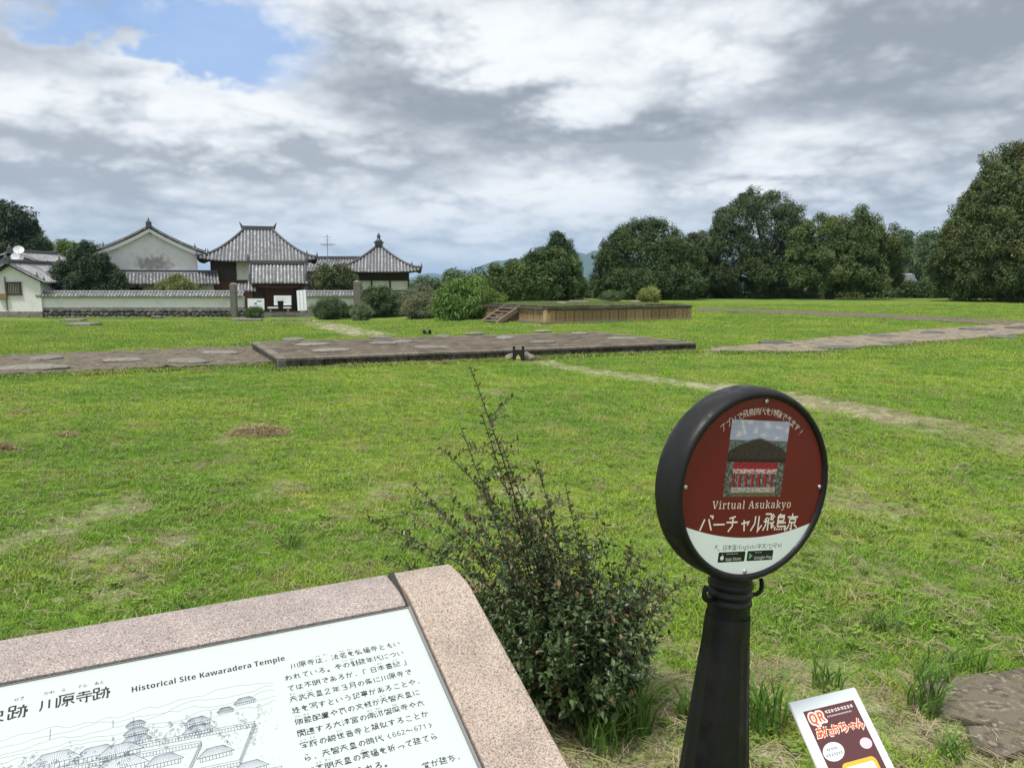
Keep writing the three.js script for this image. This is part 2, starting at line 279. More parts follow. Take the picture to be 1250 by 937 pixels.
// strips of old corridor paving, draped on the ground with a broken edge
function strip(name, front, back, lift, m, across = 8, along = 60) {
  const walk = (pts) => { const w = pts.map(([x, y]) => (y > 3 ? G(x, y) : null)), L = [0]; for (let i = 1; i < w.length; i++) L.push(L[i - 1] + w[i].distanceTo(w[i - 1])); return (t) => { const s = t * L[L.length - 1]; let i = 1; while (i < w.length - 1 && L[i] < s) i++; return new THREE.Vector3().lerpVectors(w[i - 1], w[i], clamp((s - L[i - 1]) / (L[i] - L[i - 1]))); }; };
  const f = walk(front), b = walk(back), pos = [], idx = [], W = across + 3;
  for (let i = 0; i <= along; i++) {
    const A = f(i / along), B = b(i / along), n = 0.09 * fbm2(i * 0.35, lift * 40 + 3, 3), n1 = 0.12 * fbm2(i * 0.35 + 50, lift * 40 + 9, 3);
    const row = [];
    for (let k = 0; k <= across; k++) { const q = lerp(n, 1 + n1, k / across), x = lerp(A.x, B.x, q), z = lerp(A.z, B.z, q); row.push([x, ground(x, z) + lift + 0.012 * n2(x * 1.3, z * 1.3), z]); }
    row.unshift([row[0][0], row[0][1] - lift - 0.15, row[0][2] + 0.02]); row.push([row[across + 1][0], row[across + 1][1] - lift - 0.15, row[across + 1][2] - 0.02]);
    for (const p of row) pos.push(...p);
    if (i) for (let k = 0; k + 1 < W; k++) { const a = (i - 1) * W + k, c = i * W + k; idx.push(a, c, a + 1, a + 1, c, c + 1); }
  }
  const g = new THREE.BufferGeometry(); g.setAttribute('position', new THREE.Float32BufferAttribute(pos, 3)); g.setIndex(idx);
  const h = g.toNonIndexed(); h.computeVertexNormals();
  return structure(name, h, m);
}
function flatStone(parent, m, p, r0, r1, thick, turn, mound = 0.3) {   // a levelled column base stone: a low, worn, rounded block
  const g = new THREE.SphereGeometry(1, 18, 8), q = g.attributes.position;
  for (let i = 0; i < q.count; i++) { const x = q.getX(i), y = q.getY(i), z = q.getZ(i), w = 1 + 0.14 * n3(x * 1.3 + p.x, z * 1.3, p.z); q.setXYZ(i, x * r0 * w, clamp(y, -0.6, mound + 0.4) * thick, z * r1 * w); }
  g.computeVertexNormals(); g.rotateY(turn); tint(g, [1, 1, 1], 0.18);
  const o = part('foundation_stone', g, m, parent); o.position.copy(parent.worldToLocal(p.clone())); return o;
}
const corridorWest = strip('corridor_path', [[-160, 466], [0, 461], [120, 456], [220, 451], [336, 446]], [[-160, 443], [0, 437], [120, 432], [220, 428], [314, 425]], 0.07, M.pathStone);
for (const [x, y, r] of [[39, 449, 0.62], [56, 437, 0.5], [229, 441, 0.5], [150, 440, 0.4], [268, 431, 0.45]]) flatStone(corridorWest, M.baseStone, G(x, y, 0.075), r, r * 0.62, 0.07, rr(0, 3));
const corridorEast = strip('corridor_path', [[868, 430], [985, 432], [1120, 420], [1250, 409], [1420, 395]], [[868, 426.5], [1000, 414.5], [1140, 403], [1250, 394.5], [1420, 384]], 0.05, M.pathSand);
for (const [x, y, r] of [[1023, 424, 0.5], [1075, 410, 0.55], [1140, 406, 0.5], [1193, 401.5, 0.6], [1226, 411, 0.5], [1243, 400, 0.5], [946, 418, 0.5], [1095, 419, 0.4]]) flatStone(corridorEast, M.rubble, G(x, y, 0.05), r, r * 0.75, 0.06, rr(0, 3));
strip('corridor_path', [[852, 379.5], [960, 383.5], [1080, 389], [1195, 396], [1290, 402]], [[852, 376], [960, 379.5], [1080, 384.5], [1195, 390], [1290, 394]], 0.05, M.pathStone);

// ------------------------------------------------------------------ far hills
function ridge(name, profile, depth, spread, amount, m) {
  const cols = 260, rows = 22, pos = [], idx = [], P = profile.map(([x, y]) => at(x, y, depth));
  for (let i = 0; i <= cols; i++) {
    const x = lerp(P[0].x, P[P.length - 1].x, i / cols); let k = 1; while (k < P.length - 1 && P[k].x < x) k++;
    const f = clamp((x - P[k - 1].x) / (P[k].x - P[k - 1].x)), top = lerp(P[k - 1].y, P[k].y, f * f * (3 - 2 * f));
    for (let j = 0; j <= rows; j++) {
      const t = j / rows * 2 - 1, fall = Math.pow(1 - Math.abs(t), 1.15), z = -depth - t * -spread, gully = amount * fbm2(x / 260 + depth, z / 260, 5, 0.55) * (0.25 + 0.75 * Math.abs(t)) * (1 - Math.abs(t)) * 2;
      pos.push(x, lerp(-60, top + amount * 0.12 * fbm2(x / 60, 3 + depth, 3), fall) + gully, z);
      if (i && j) { const a = (i - 1) * (rows + 1) + j - 1, b = i * (rows + 1) + j - 1; idx.push(a, b, a + 1, a + 1, b, b + 1); }
    }
  }
  const g = new THREE.BufferGeometry(); g.setAttribute('position', new THREE.Float32BufferAttribute(pos, 3)); g.setIndex(idx); g.computeVertexNormals();
  const uv = new Float32Array(pos.length / 3 * 2); for (let i = 0; i < uv.length / 2; i++) { uv[i * 2] = pos[i * 3] / 400; uv[i * 2 + 1] = pos[i * 3 + 2] / 400; } g.setAttribute('uv', new THREE.BufferAttribute(uv, 2));
  return structure(name, g, m, true);
}
const woodland = std([1, 1, 1], 1, { map: colorTexture(256, (u, v) => mix3([0.030, 0.055, 0.022], [0.065, 0.095, 0.035], smooth(-0.5, 0.5, fbm2(u * 24, v * 24, 4, 0.6))), 1) });
ridge('mountain', [[-500, 352], [200, 350], [420, 349], [490, 341], [530, 334], [565, 331], [600, 321], [640, 327], [740, 336], [1000, 342], [1700, 348]], 7600, 2200, 90, woodland);
ridge('mountain', [[380, 358], [500, 354], [545, 346], [575, 331], [610, 317], [640, 314], [672, 319], [700, 311], [730, 313], [800, 326], [900, 338], [1200, 346], [1700, 350]], 4600, 1200, 60, woodland);
scene.fog = new THREE.FogExp2(new THREE.Color(0.42, 0.68, 1.0), 0.00011);

// ------------------------------------------------------------------ foliage
function sprayShape(count, reach, length, width, drop = 0.2) {      // leaves round a twig end
  const pos = [];
  for (let i = 0; i < count; i++) {
    const dir = new THREE.Vector3(rr(-1, 1), rr(-1, 1), rr(-1, 1)).normalize(), base = dir.clone().multiplyScalar(reach * Math.cbrt(rnd()) * 0.8);
    const out = dir.clone().add(new THREE.Vector3(rr(-0.7, 0.7), rr(-0.7, 0.3) - drop, rr(-0.7, 0.7))).normalize(), up = new THREE.Vector3(rr(-0.5, 0.5), 1, rr(-0.5, 0.5));
    const side = out.clone().cross(up).normalize(), L = length * rr(0.7, 1.25), w = width * rr(0.8, 1.2) / 2;
    const a = base, b = base.clone().addScaledVector(out, L * 0.45).addScaledVector(side, w), c = base.clone().addScaledVector(out, L).add(new THREE.Vector3(0, -L * 0.15, 0)), d = base.clone().addScaledVector(out, L * 0.45).addScaledVector(side, -w);
    for (const v of [a, b, c, a, c, d]) pos.push(v.x, v.y, v.z);
  }
  const g = new THREE.BufferGeometry(); g.setAttribute('position', new THREE.Float32BufferAttribute(pos, 3)); g.computeVertexNormals(); g.setAttribute('uv', new THREE.BufferAttribute(new Float32Array(pos.length / 3 * 2), 2)); return g;
}
const SPRAY = { broad: sprayShape(26, 0.30, 0.135, 0.07), fine: sprayShape(22, 0.16, 0.075, 0.035), coarse: sprayShape(20, 0.42, 0.26, 0.13), feather: sprayShape(20, 0.30, 0.20, 0.045, 0.45) };
M.leaf = std([1, 1, 1], 0.75);
M.leafThin = std([1, 1, 1], 0.8, { phys: true, transmission: 0.25, thickness: 0 });
const unit = () => { const z = rr(-1, 1), a = rr(0, 2 * Math.PI), r = Math.sqrt(1 - z * z); return new THREE.Vector3(r * Math.cos(a), z, r * Math.sin(a)); };
function copies(name, g, m, list, parent) {      // list of [position, scale, rgb, quaternion?]
  const o = shadowed(new THREE.InstancedMesh(g, m, list.length)), T = new THREE.Matrix4(), q = new THREE.Quaternion(), e = new THREE.Euler(), s = new THREE.Vector3(), c = new THREE.Color();
  list.forEach(([p, k, rgb, turn], i) => { if (turn) q.copy(turn); else { e.set(rr(-0.7, 0.7), rr(0, 6.28), rr(-0.7, 0.7)); q.setFromEuler(e); } s.setScalar(k); o.setMatrixAt(i, T.compose(p, q, s)); o.setColorAt(i, c.setRGB(...rgb)); });
  o.name = name; parent.add(o); return o;
}
// lobes: [x, y, z, rx, ry, rz] of the crown's volume; leaves gather in clumps over it
function crownOf(lobes, { clump = 0.7, per = 26, size = 1, color = [0.045, 0.085, 0.026], vary = 0.25, fill = 10, gaps = 0, ragged = 0.18, warm = 0.3 }) {
  const list = [];
  lobes.forEach((L, li) => {
    const [cx, cy, cz, rx, ry, rz] = L, area = 4 * Math.PI * Math.pow((Math.pow(rx * ry, 1.6) + Math.pow(rx * rz, 1.6) + Math.pow(ry * rz, 1.6)) / 3, 1 / 1.6), n = Math.ceil(area / (clump * clump * 1.75));
    for (let k = 0; k < n; k++) {
      const d = unit();
      const j = 1 + ragged * fbm3(d.x * 1.7 + cx, d.y * 1.7 + cy, d.z * 1.7 + cz, 3) + rr(-0.5, 0.5) * ragged * 0.5;
      const p = new THREE.Vector3(cx + d.x * rx * j, cy + d.y * ry * j, cz + d.z * rz * j);
      if (lobes.some((B, bi) => bi !== li && ((p.x - B[0]) / B[3]) ** 2 + ((p.y - B[1]) / B[4]) ** 2 + ((p.z - B[2]) / B[5]) ** 2 < 0.55)) continue;
      if (gaps && n3(p.x * 0.55 / clump, p.y * 0.55 / clump, p.z * 0.55 / clump) > 1 - gaps * 2) continue;
      const R = clump * rr(0.6, 1.4), tone = 1 + rr(-vary, vary), hue = rr(0, 1) < warm ? rr(0, 0.5) : 0;
      for (let s = 0; s < per; s++) {
        const q = unit().addScaledVector(d, 0.55).normalize(), f = R * Math.cbrt(rr(0.35, 1)), t = tone * rr(0.82, 1.2);
        list.push([new THREE.Vector3(p.x + q.x * f, p.y + q.y * f * 0.75, p.z + q.z * f), size * rr(0.7, 1.3), [color[0] * t * (1 + hue * 0.8), color[1] * t * (1 + hue * 0.15), color[2] * t]]);
      }
    }
    for (let k = 0; k < n * fill; k++) { const d = unit(), f = Math.cbrt(rr(0.15, 0.78)); list.push([new THREE.Vector3(cx + d.x * rx * f, cy + d.y * ry * f, cz + d.z * rz * f), size * rr(0.9, 1.5), color.map((v) => v * rr(0.82, 1.2))]); }
  });
  return list;
}
function branch(points, r0, r1, n = 7) {         // tapered limb through points
  const curve = new THREE.CatmullRomCurve3(points), seg = points.length * 4, g = new THREE.TubeGeometry(curve, seg, 1, n), p = g.attributes.position, c = new THREE.Vector3();
  for (let i = 0; i <= seg; i++) { curve.getPointAt(i / seg, c); const r = lerp(r0, r1, Math.pow(i / seg, 0.8)); for (let k = 0; k <= n; k++) { const v = i * (n + 1) + k; p.setXYZ(v, c.x + (p.getX(v) - c.x) * r, c.y + (p.getY(v) - c.y) * r, c.z + (p.getZ(v) - c.z) * r); } }
  g.computeVertexNormals(); return g;
}
function tree(name, label, base, lobes, opt = {}, group) {   // base: world point; lobes relative to it
  const t = thing(name, label, opt.category ?? 'tree', base, 0, group), R = opt.trunk ?? 0.3, geos = [];
  const top = lobes.reduce((a, b) => (b[1] > a[1] ? b : a)), fork = new THREE.Vector3(opt.lean ?? 0, opt.fork ?? top[1] * 0.35, 0);
  geos.push(branch([new THREE.Vector3(0, -0.3, 0), new THREE.Vector3(fork.x * 0.3, fork.y * 0.5, 0), fork], R * 1.25, R * 0.85, 9));
  for (const L of lobes) {
    const c = new THREE.Vector3(L[0], L[1] + L[4] * 0.3, L[2]);
    geos.push(branch([fork.clone().add(new THREE.Vector3(0, -0.15, 0)), fork.clone().lerp(c, 0.5).add(new THREE.Vector3(rr(-0.3, 0.3), -0.1 * L[4], rr(-0.3, 0.3))), c], R * 0.6, R * 0.12));
    for (let k = 0; k < (opt.limbs ?? 5); k++) { const d = unit(), s = fork.clone().lerp(c, rr(0.3, 0.8)), e = new THREE.Vector3(L[0] + d.x * L[3] * 0.85, L[1] + Math.abs(d.y) * L[4] * 0.7 - L[4] * 0.15, L[2] + d.z * L[5] * 0.85); geos.push(branch([s, s.clone().lerp(e, 0.5).add(new THREE.Vector3(0, -0.12 * L[4], 0)), e], R * 0.28, R * 0.05, 5)); }
  }
  part('trunk', geos, M.bark, t);
  const c = copies('crown', SPRAY[opt.spray ?? 'broad'], M.leaf, crownOf(lobes, opt), t); c.userData.kind = 'stuff';
  return t;
}
function bush(name, label, base, lobes, opt = {}, group) {
  const t = thing(name, label, 'bush', base, 0, group), geos = [];
  for (const L of lobes) for (let k = 0; k < 6; k++) { const d = unit(); geos.push(branch([new THREE.Vector3(L[0] * 0.4 + rr(-0.1, 0.1), -0.1, L[2] * 0.4), new THREE.Vector3(L[0] * 0.8, L[1] * 0.5, L[2] * 0.8), new THREE.Vector3(L[0] + d.x * L[3] * 0.7, L[1] + Math.abs(d.y) * L[4] * 0.7, L[2] + d.z * L[5] * 0.7)], 0.035, 0.008, 5)); }
  part('stem', geos, M.bark, t);
  const c = copies('foliage', SPRAY[opt.spray ?? 'fine'], M.leaf, crownOf(lobes, { clump: 0.22, per: 16, fill: 5, ragged: 0.08, ...opt }), t); c.userData.kind = 'stuff';
  return t;
}
// a thing's size from its pixel extent at a depth: [x centre, top, bottom, half width] -> metres
const span = (px, depth) => px / FOCAL * depth;

// ------------------------------------------------------------------ temple roofs
// one slope of a tiled roof: eave along x at z = run, ridge at z = 0; ridgeW < w gives a hipped slope. Pans, cover tiles and eave discs.
function slope({ w, ridgeW = w, run, rise, sag = 0.35, lift = 0, gap = 0.30, bore = 0.075, course = 0.42, disc = true }) {
  const y = (t) => rise * (t * (1 - sag) + sag * t * t), upturn = (x, t) => lift * Math.pow(Math.abs(2 * x / w), 4) * (1 - t) * (1 - t);
  const at3 = (x, t, h = 0) => new THREE.Vector3(x, y(t) + upturn(x, t) + h, run * (1 - t));
  const tiles = [], under = [], half = w / 2, rh = ridgeW / 2, end = (x) => (Math.abs(x) <= rh ? 1 : clamp((half - Math.abs(x)) / (half - rh)));
  const n = Math.max(2, Math.round(w / gap)), len = Math.hypot(run, rise), tri = [], triU = [], ribs = [], col = [];
  const put = (list, ...v) => { for (const p of v) list.push(p.x, p.y, p.z); };
  const seg = Math.max(3, Math.round(len / course));
  for (let i = 0; i < n; i++) {                  // pans and the boarding below
    const xa = -half + w * i / n, xb = -half + w * (i + 1) / n;
    for (let k = 0; k < seg; k++) { const f = (x, q) => end(x) * q / seg; const a = at3(xa, f(xa, k)), b = at3(xb, f(xb, k)), c = at3(xb, f(xb, k + 1)), d = at3(xa, f(xa, k + 1)); put(tri, a, b, c, a, c, d); const dn = new THREE.Vector3(0, -0.14, 0); put(triU, a.clone().add(dn), c.clone().add(dn), b.clone().add(dn), a.clone().add(dn), d.clone().add(dn), c.clone().add(dn)); if (k === 0) { put(triU, a, a.clone().add(dn), b, b, a.clone().add(dn), b.clone().add(dn)); } }
  }
  for (let i = 0; i <= n; i++) {                 // cover tiles
    const x = -half + w * i / n, e = end(x); if (e < 0.03) continue;
    const m = Math.max(1, Math.round(seg * e)); const tone = rr(0.85, 1.15);
    for (let k = 0; k < m; k++) {
      const t0 = e * k / m, t1 = e * (k + 1) / m, r0 = bore * 1.08, r1 = bore * 0.92, s = tone * rr(0.72, 1.45), ring = (t, r) => [[-r, 0.0], [-r * 0.72, r * 0.8], [0, r * 1.12], [r * 0.72, r * 0.8], [r, 0.0]].map(([dx, dy]) => at3(x, t, dy + 0.005).add(new THREE.Vector3(dx, 0, 0)));
      const A = ring(t0, r0), B = ring(t1, r1);
      for (let q = 0; q < 4; q++) { put(ribs, A[q], A[q + 1], B[q + 1], A[q], B[q + 1], B[q]); for (let z = 0; z < 6; z++) col.push(s, s, s); }
    }
    if (disc) { const c = at3(x, 0, 0.01); const g = tint(new THREE.CylinderGeometry(bore * 1.25, bore * 1.25, 0.05, 8).rotateX(Math.PI / 2).translate(c.x, c.y, c.z + 0.02), [1.6, 1.6, 1.6], 0.3); tiles.push(g); }
  }
  const make = (list) => { const g = new THREE.BufferGeometry(); g.setAttribute('position', new THREE.Float32BufferAttribute(list, 3)); g.computeVertexNormals(); return g; };
  const pan = tint(make(tri), [0.34, 0.35, 0.37]), cover = make(ribs); cover.setAttribute('color', new THREE.Float32BufferAttribute(col, 3));
  tiles.push(pan, cover); under.push(make(triU));
  return { tiles, under, at3, end, half, rh, y };
}
const turned = (list, a, x = 0, y = 0, z = 0) => list.map((g) => g.rotateY(a).translate(x, y, z));
function hipRoof(parent, { W, D, R, rise, sag = 0.4, lift = 0.25, y0, gap = 0.3, finial }) {
  const tiles = [], under = [], ridges = [];
  for (let k = 0; k < 4; k++) {
    const side = k % 2, s = slope({ w: side ? D : W, ridgeW: side ? Math.max(0.02, D - (W - R)) * 0 + 0.02 : R, run: side ? (W - R) / 2 : D / 2, rise, sag, lift, gap });
    const a = k * Math.PI / 2, off = side ? R / 2 : 0, dx = Math.sin(a) * off, dz = 0;
    tiles.push(...turned(s.tiles, a, dx, y0, dz)); under.push(...turned(s.under, a, dx, y0, dz));
    if (!side) {
      for (const e of [-1, 1]) {
        const pts = []; for (let t = 0; t <= 1.001; t += 0.1) { const x = e * lerp(W / 2, R / 2, t); const p = s.at3(x, t, 0.10); pts.push(p.applyAxisAngle(new THREE.Vector3(0, 1, 0), a).add(new THREE.Vector3(0, y0, 0))); }
        ridges.push(tube(pts, 0.12, 24, 6));
        for (const q of [0.0, 2.2]) { const p = pts[0].clone().lerp(pts[2], q * 0.5); ridges.push(new THREE.ConeGeometry(0.13, 0.5, 6).translate(p.x, p.y + 0.22, p.z)); }
      }
    }
  }
  part('roof', tiles, M.tile, parent);
  part('eaves', under, M.darkWood, parent);
  if (!finial) { ridges.push(rbox(R + 0.5, 0.42, 0.32, 0, y0 + rise + 0.12, 0, 0.05)); for (const e of [-1, 1]) ridges.push(new THREE.ConeGeometry(0.2, 0.75, 6).rotateZ(-e * 0.5).translate(e * (R / 2 + 0.3), y0 + rise + 0.42, 0)); }
  part('ridge', ridges, M.ridge, parent);
  if (finial) part('finial', [box(0.75, 0.32, 0.75, 0, y0 + rise + 0.05, 0), box(0.95, 0.1, 0.95, 0, y0 + rise + 0.25, 0), new THREE.LatheGeometry([[0.001, 0], [0.3, 0], [0.36, 0.1], [0.2, 0.26], [0.12, 0.34], [0.19, 0.48], [0.17, 0.62], [0.001, 0.9]].map(([a, b]) => new THREE.Vector2(a, b)), 12).translate(0, y0 + rise + 0.3, 0)], M.ridge, parent);
}
function gableRoof(parent, { W, D, rise, sag = 0.3, y0, gap = 0.3, along = 'z', disc = true }) {   // ridge along z (or x)
  const tiles = [], under = [], turn = along === 'z' ? 0 : Math.PI / 2;
  let s;
  for (const e of [1, -1]) { s = slope({ w: D, run: W / 2, rise, sag, gap, disc }); const a = e * Math.PI / 2 + turn; tiles.push(...turned(s.tiles, a, 0, y0, 0)); under.push(...turned(s.under, a, 0, y0, 0)); }
  part('roof', tiles, M.tile, parent);
  part('eaves', under, M.darkWood, parent);
  const rg = [rbox(0.34, 0.36, D + 0.12, 0, y0 + rise + 0.12, 0, 0.06)];
  for (const e of [-1, 1]) rg.push(box(0.46, 0.5, 0.14, 0, y0 + rise + 0.16, e * (D / 2 + 0.1)), new THREE.ConeGeometry(0.16, 0.45, 6).translate(0, y0 + rise + 0.6, e * (D / 2 + 0.1)));
  for (const e of [-1, 1]) for (const q of [-1, 1]) { const pts = []; for (let t = 0; t <= 1.001; t += 0.125) pts.push(new THREE.Vector3(e * W / 2 * (1 - t), y0 + s.y(t) + 0.09, q * (D / 2 - 0.05))); rg.push(tube(pts, 0.1, 16, 6)); rg.push(new THREE.ConeGeometry(0.12, 0.42, 6).translate(e * W * 0.40, y0 + s.y(0.2) + 0.32, q * (D / 2 - 0.05)), new THREE.ConeGeometry(0.1, 0.36, 6).translate(e * W * 0.495, y0 + s.y(0.01) + 0.28, q * (D / 2 - 0.05))); }
  if (turn) rg.forEach((g) => g.rotateY(turn));
  part('ridge', rg, M.ridge, parent);
  return s;
}
function gableWall(W, y0, rise, sag, base, z, thick, shrink) {          // wall under a gable, following the roof's curve
  const sh = new THREE.Shape(), h = W / 2, yy = (t) => y0 + rise * (t * (1 - sag) + sag * t * t) - shrink;
  sh.moveTo(-h, base); sh.lineTo(-h, yy(0.0)); for (let t = 0.1; t <= 1; t += 0.1) sh.lineTo(-h * (1 - t), yy(t)); for (let t = 0.9; t >= -0.01; t -= 0.1) sh.lineTo(h * (1 - t), yy(t)); sh.lineTo(h, base); sh.closePath();
  return new THREE.ExtrudeGeometry(sh, { depth: thick, bevelEnabled: false }).translate(0, 0, z);
}
function band(W, y0, rise, sag, z, thick, drop, height) {               // plastered barge board
  const h = W / 2, yy = (t) => y0 + rise * (t * (1 - sag) + sag * t * t) - drop, sh = new THREE.Shape();
  sh.moveTo(-h, yy(0)); for (let t = 0.1; t <= 1.001; t += 0.1) sh.lineTo(-h * (1 - t), yy(t)); for (let t = 0.9; t >= -0.01; t -= 0.1) sh.lineTo(h * (1 - t), yy(t));
  for (let t = 0; t <= 1.001; t += 0.1) sh.lineTo(h * (1 - t), yy(t) - height); for (let t = 0.9; t >= -0.01; t -= 0.1) sh.lineTo(-h * (1 - t), yy(t) - height); sh.closePath();
  return new THREE.ExtrudeGeometry(sh, { depth: thick, bevelEnabled: false }).translate(0, 0, z);
}
// a timber-framed front at local z: posts, rails and the panels between, each a piece; rows: [bottom, top, material]
function framedFront(t, x0, x1, bays, z, rows, post = 0.16) {
  const w = (x1 - x0) / bays, lo = rows[0][0], hi = rows[rows.length - 1][1];
  for (let i = 0; i <= bays; i++) part('post', box(post, hi - lo, post, x0 + i * w, (lo + hi) / 2, z), M.darkWood, t);
  for (const [a, b, m] of rows) {
    part('rail', box(x1 - x0, 0.12, post * 0.9, (x0 + x1) / 2, b - 0.06, z + 0.004), M.darkWood, t);
    for (let i = 0; i < bays; i++) part((Array.isArray(m) ? m[i] : m) === M.plaster ? 'wall_panel' : 'board_panel', box(w - post, b - a - 0.12, 0.06, x0 + (i + 0.5) * w, (a + b) / 2 - 0.06, z - 0.02), Array.isArray(m) ? m[i] : m, t);
  }
}
const yAt = (py, d) => at(600, py, d).y, xAt = (px, d) => at(px, 350, d).x;

// ---- main hall with hipped roof
{
  const d = 74.5, t = thing('temple_hall', 'temple hall with tall hipped grey tile roof standing behind the gate', 'temple', [xAt(318, d), -1, -d], 0.29), y0 = yAt(318, 70) + 1, rise = yAt(280, d) + 1 - y0;
  hipRoof(t, { W: 10.3, D: 9.2, R: 2.5, rise, sag: 0.42, lift: 0.32, y0 });
  part('wall', [box(8.0, y0 - 0.02, 6.6, 0, y0 / 2, -0.3)], M.darkWood, t);
  framedFront(t, -4.1, 4.1, 4, 3.15, [[0, 1.6, M.darkWood], [1.6, 3.0, M.redWood], [3.0, y0 + 0.2, [M.darkWood, M.plaster, M.darkWood, M.darkWood]]]);
  for (const x of [-4.4, -2.2, 0, 2.2, 4.4]) part('bracket', box(0.2, 0.2, 1.3, x, y0 + 0.15, 3.5), M.darkWood, t);
}
// ---- gabled priest's house
{
  const d = 68, W = 9.0, t = thing('temple_house', 'big white gabled temple house with stained plaster and dark pent roof', 'house', [xAt(186, d), -1, -d], 0.40), y0 = yAt(308, d) + 1, rise = yAt(277, d) + 1 - y0, sag = 0.3, D = 11;
  const r = new THREE.Group(); r.position.z = -D / 2 + 0.55; t.add(r); r.name = 'main_roof';
  gableRoof(r, { W, D, rise, sag, y0 });
  part('gable_wall', gableWall(7.5, y0 + 0.35, rise - 0.5, sag, yAt(332, d) + 0.75, 0, 0.2, 0.0), M.gablePlaster, t);
  part('barge_board', band(W - 0.1, y0, rise, sag, 0.22, 0.3, 0.12, 0.32), M.plaster, t);
  const p = new THREE.Group(); p.name = 'pent_roof'; p.position.set(0.35, yAt(345.5, 66.4) + 1, 0); t.add(p);
  const s = slope({ w: 10.0, run: 1.75, rise: yAt(331.5, d) - yAt(345.5, 66.4), sag: 0.12, gap: 0.27 });
  part('pent_tiles', s.tiles, M.tile, p); part('pent_boards', s.under, M.darkWood, p);
  part('pent_ridge', [rbox(10.1, 0.2, 0.22, 0, yAt(331.5, d) - yAt(345.5, 66.4) + 0.06, 0.1, 0.04)], M.ridge, p);
  part('wall', box(7.6, 3.2, 8.5, 0, 1.6, -4.6), M.plaster, t);
  framedFront(t, -3.7, 5.1, 7, 0.05, [[0, 1.75, M.redWood], [1.75, yAt(344, d) + 1.05, M.plaster]], 0.14);
  for (const [x, w] of [[-1.3, 1.0], [0.9, 1.6]]) { const o = part('window', box(w, 0.5, 0.05, x, 2.0, 0.12), M.dark, t); part('window_frame', [box(w + 0.1, 0.06, 0.08, x, 2.28, 0.13), box(w + 0.1, 0.06, 0.08, x, 1.72, 0.13)], M.darkWood, o); }
}
// ---- roofed gate
{
  const d = 64.2, t = thing('temple_gate', 'roofed wooden temple gate with open dark doorway and stone steps', 'gate', [xAt(340, d), yAt(380, d), -d], 0.26), b = yAt(380, d), y0 = yAt(344.5, 62.8) - b, rise = yAt(322, d) - b - y0;
  const r = new THREE.Group(); r.name = 'main_roof'; t.add(r);
  gableRoof(r, { W: 3.1, D: 4.45, rise, sag: 0.18, y0, gap: 0.27, along: 'x' });
  for (const x of [-1.75, 1.75]) for (const z of [-0.75, 0.55]) part('post', rbox(0.24, y0 + 0.35, 0.24, x, (y0 + 0.35) / 2, z, 0.02), M.darkWood, t);
  part('lintel', [box(4.2, 0.3, 0.26, 0, y0 - 0.15, 0.56), box(4.2, 0.26, 0.26, 0, y0 + 0.18, -0.75)], M.darkWood, t);
  for (const x of [-0.55, 0.55]) part('door', box(1.06, y0 - 0.45, 0.08, x, (y0 - 0.4) / 2, -0.72), M.redWood, t);
  for (const x of [-1.38, 1.38]) part('side_panel', box(0.55, y0 - 0.4, 0.08, x, (y0 - 0.4) / 2, -0.7), M.darkWood, t);
  part('threshold', rbox(3.4, 0.14, 0.3, 0, 0.07, 0.55, 0.02), M.darkWood, t);
  for (let k = 0; k < 3; k++) part('step', rbox(3.6 + k * 0.5, 0.14, 0.42, -0.35 + 0.1 * k, -0.06 - k * 0.13, 0.95 + k * 0.34, 0.02), M.render, t);
  // wicket beside the gate, under its own little roof
  const k = new THREE.Group(); k.name = 'wicket'; k.position.set(-2.75, 0, 0.3); t.add(k);
  const s = slope({ w: 1.75, run: 0.75, rise: 0.5, sag: 0.1, gap: 0.25 }); part('wicket_roof', turned(s.tiles, 0, 0.05, 1.75, -0.1), M.tile, k); part('wicket_boards', turned(s.under, 0, 0.05, 1.75, -0.1), M.darkWood, k);
  part('wicket_door', box(0.75, 1.35, 0.06, 0.35, 0.72, 0.1), M.tanWood, k); part('wicket_post', [-0.6, -0.1, 0.78].map((x) => box(0.14, 1.8, 0.14, x, 0.9, 0.1)), M.darkWood, k); part('wicket_wall', box(0.9, 1.7, 0.05, -0.4, 0.85, -0.02), M.darkWood, k);
  const q = slope({ w: 1.0, run: 0.5, rise: 0.45, sag: 0.1, gap: 0.2 }); part('side_roof', turned(q.tiles, 0, 2.35, 1.55, 0.45), M.tile, t); part('side_wall', box(0.9, 1.5, 0.16, 2.35, 0.75, 0.3), M.render, t);
}
// ---- square pavilion
{
  const d = 75.9, t = thing('pavilion', 'square white walled pavilion with pyramid tile roof and finial', 'pavilion', [xAt(463.5, d), -1, -d], 0.15), y0 = yAt(331, 72) + 1, rise = yAt(299, d) + 1 - y0;
  hipRoof(t, { W: 7.9, D: 7.9, R: 0.05, rise, sag: 0.42, lift: 0.28, y0, finial: true });
  part('wall', box(5.0, y0, 5.0, 0.15, y0 / 2, -0.3), M.plaster, t);
  framedFront(t, -2.45, 2.75, 3, 2.25, [[0, 2.05, M.plaster], [2.05, 3.05, M.plaster], [3.05, y0 + 0.15, M.darkWood]], 0.15);
}
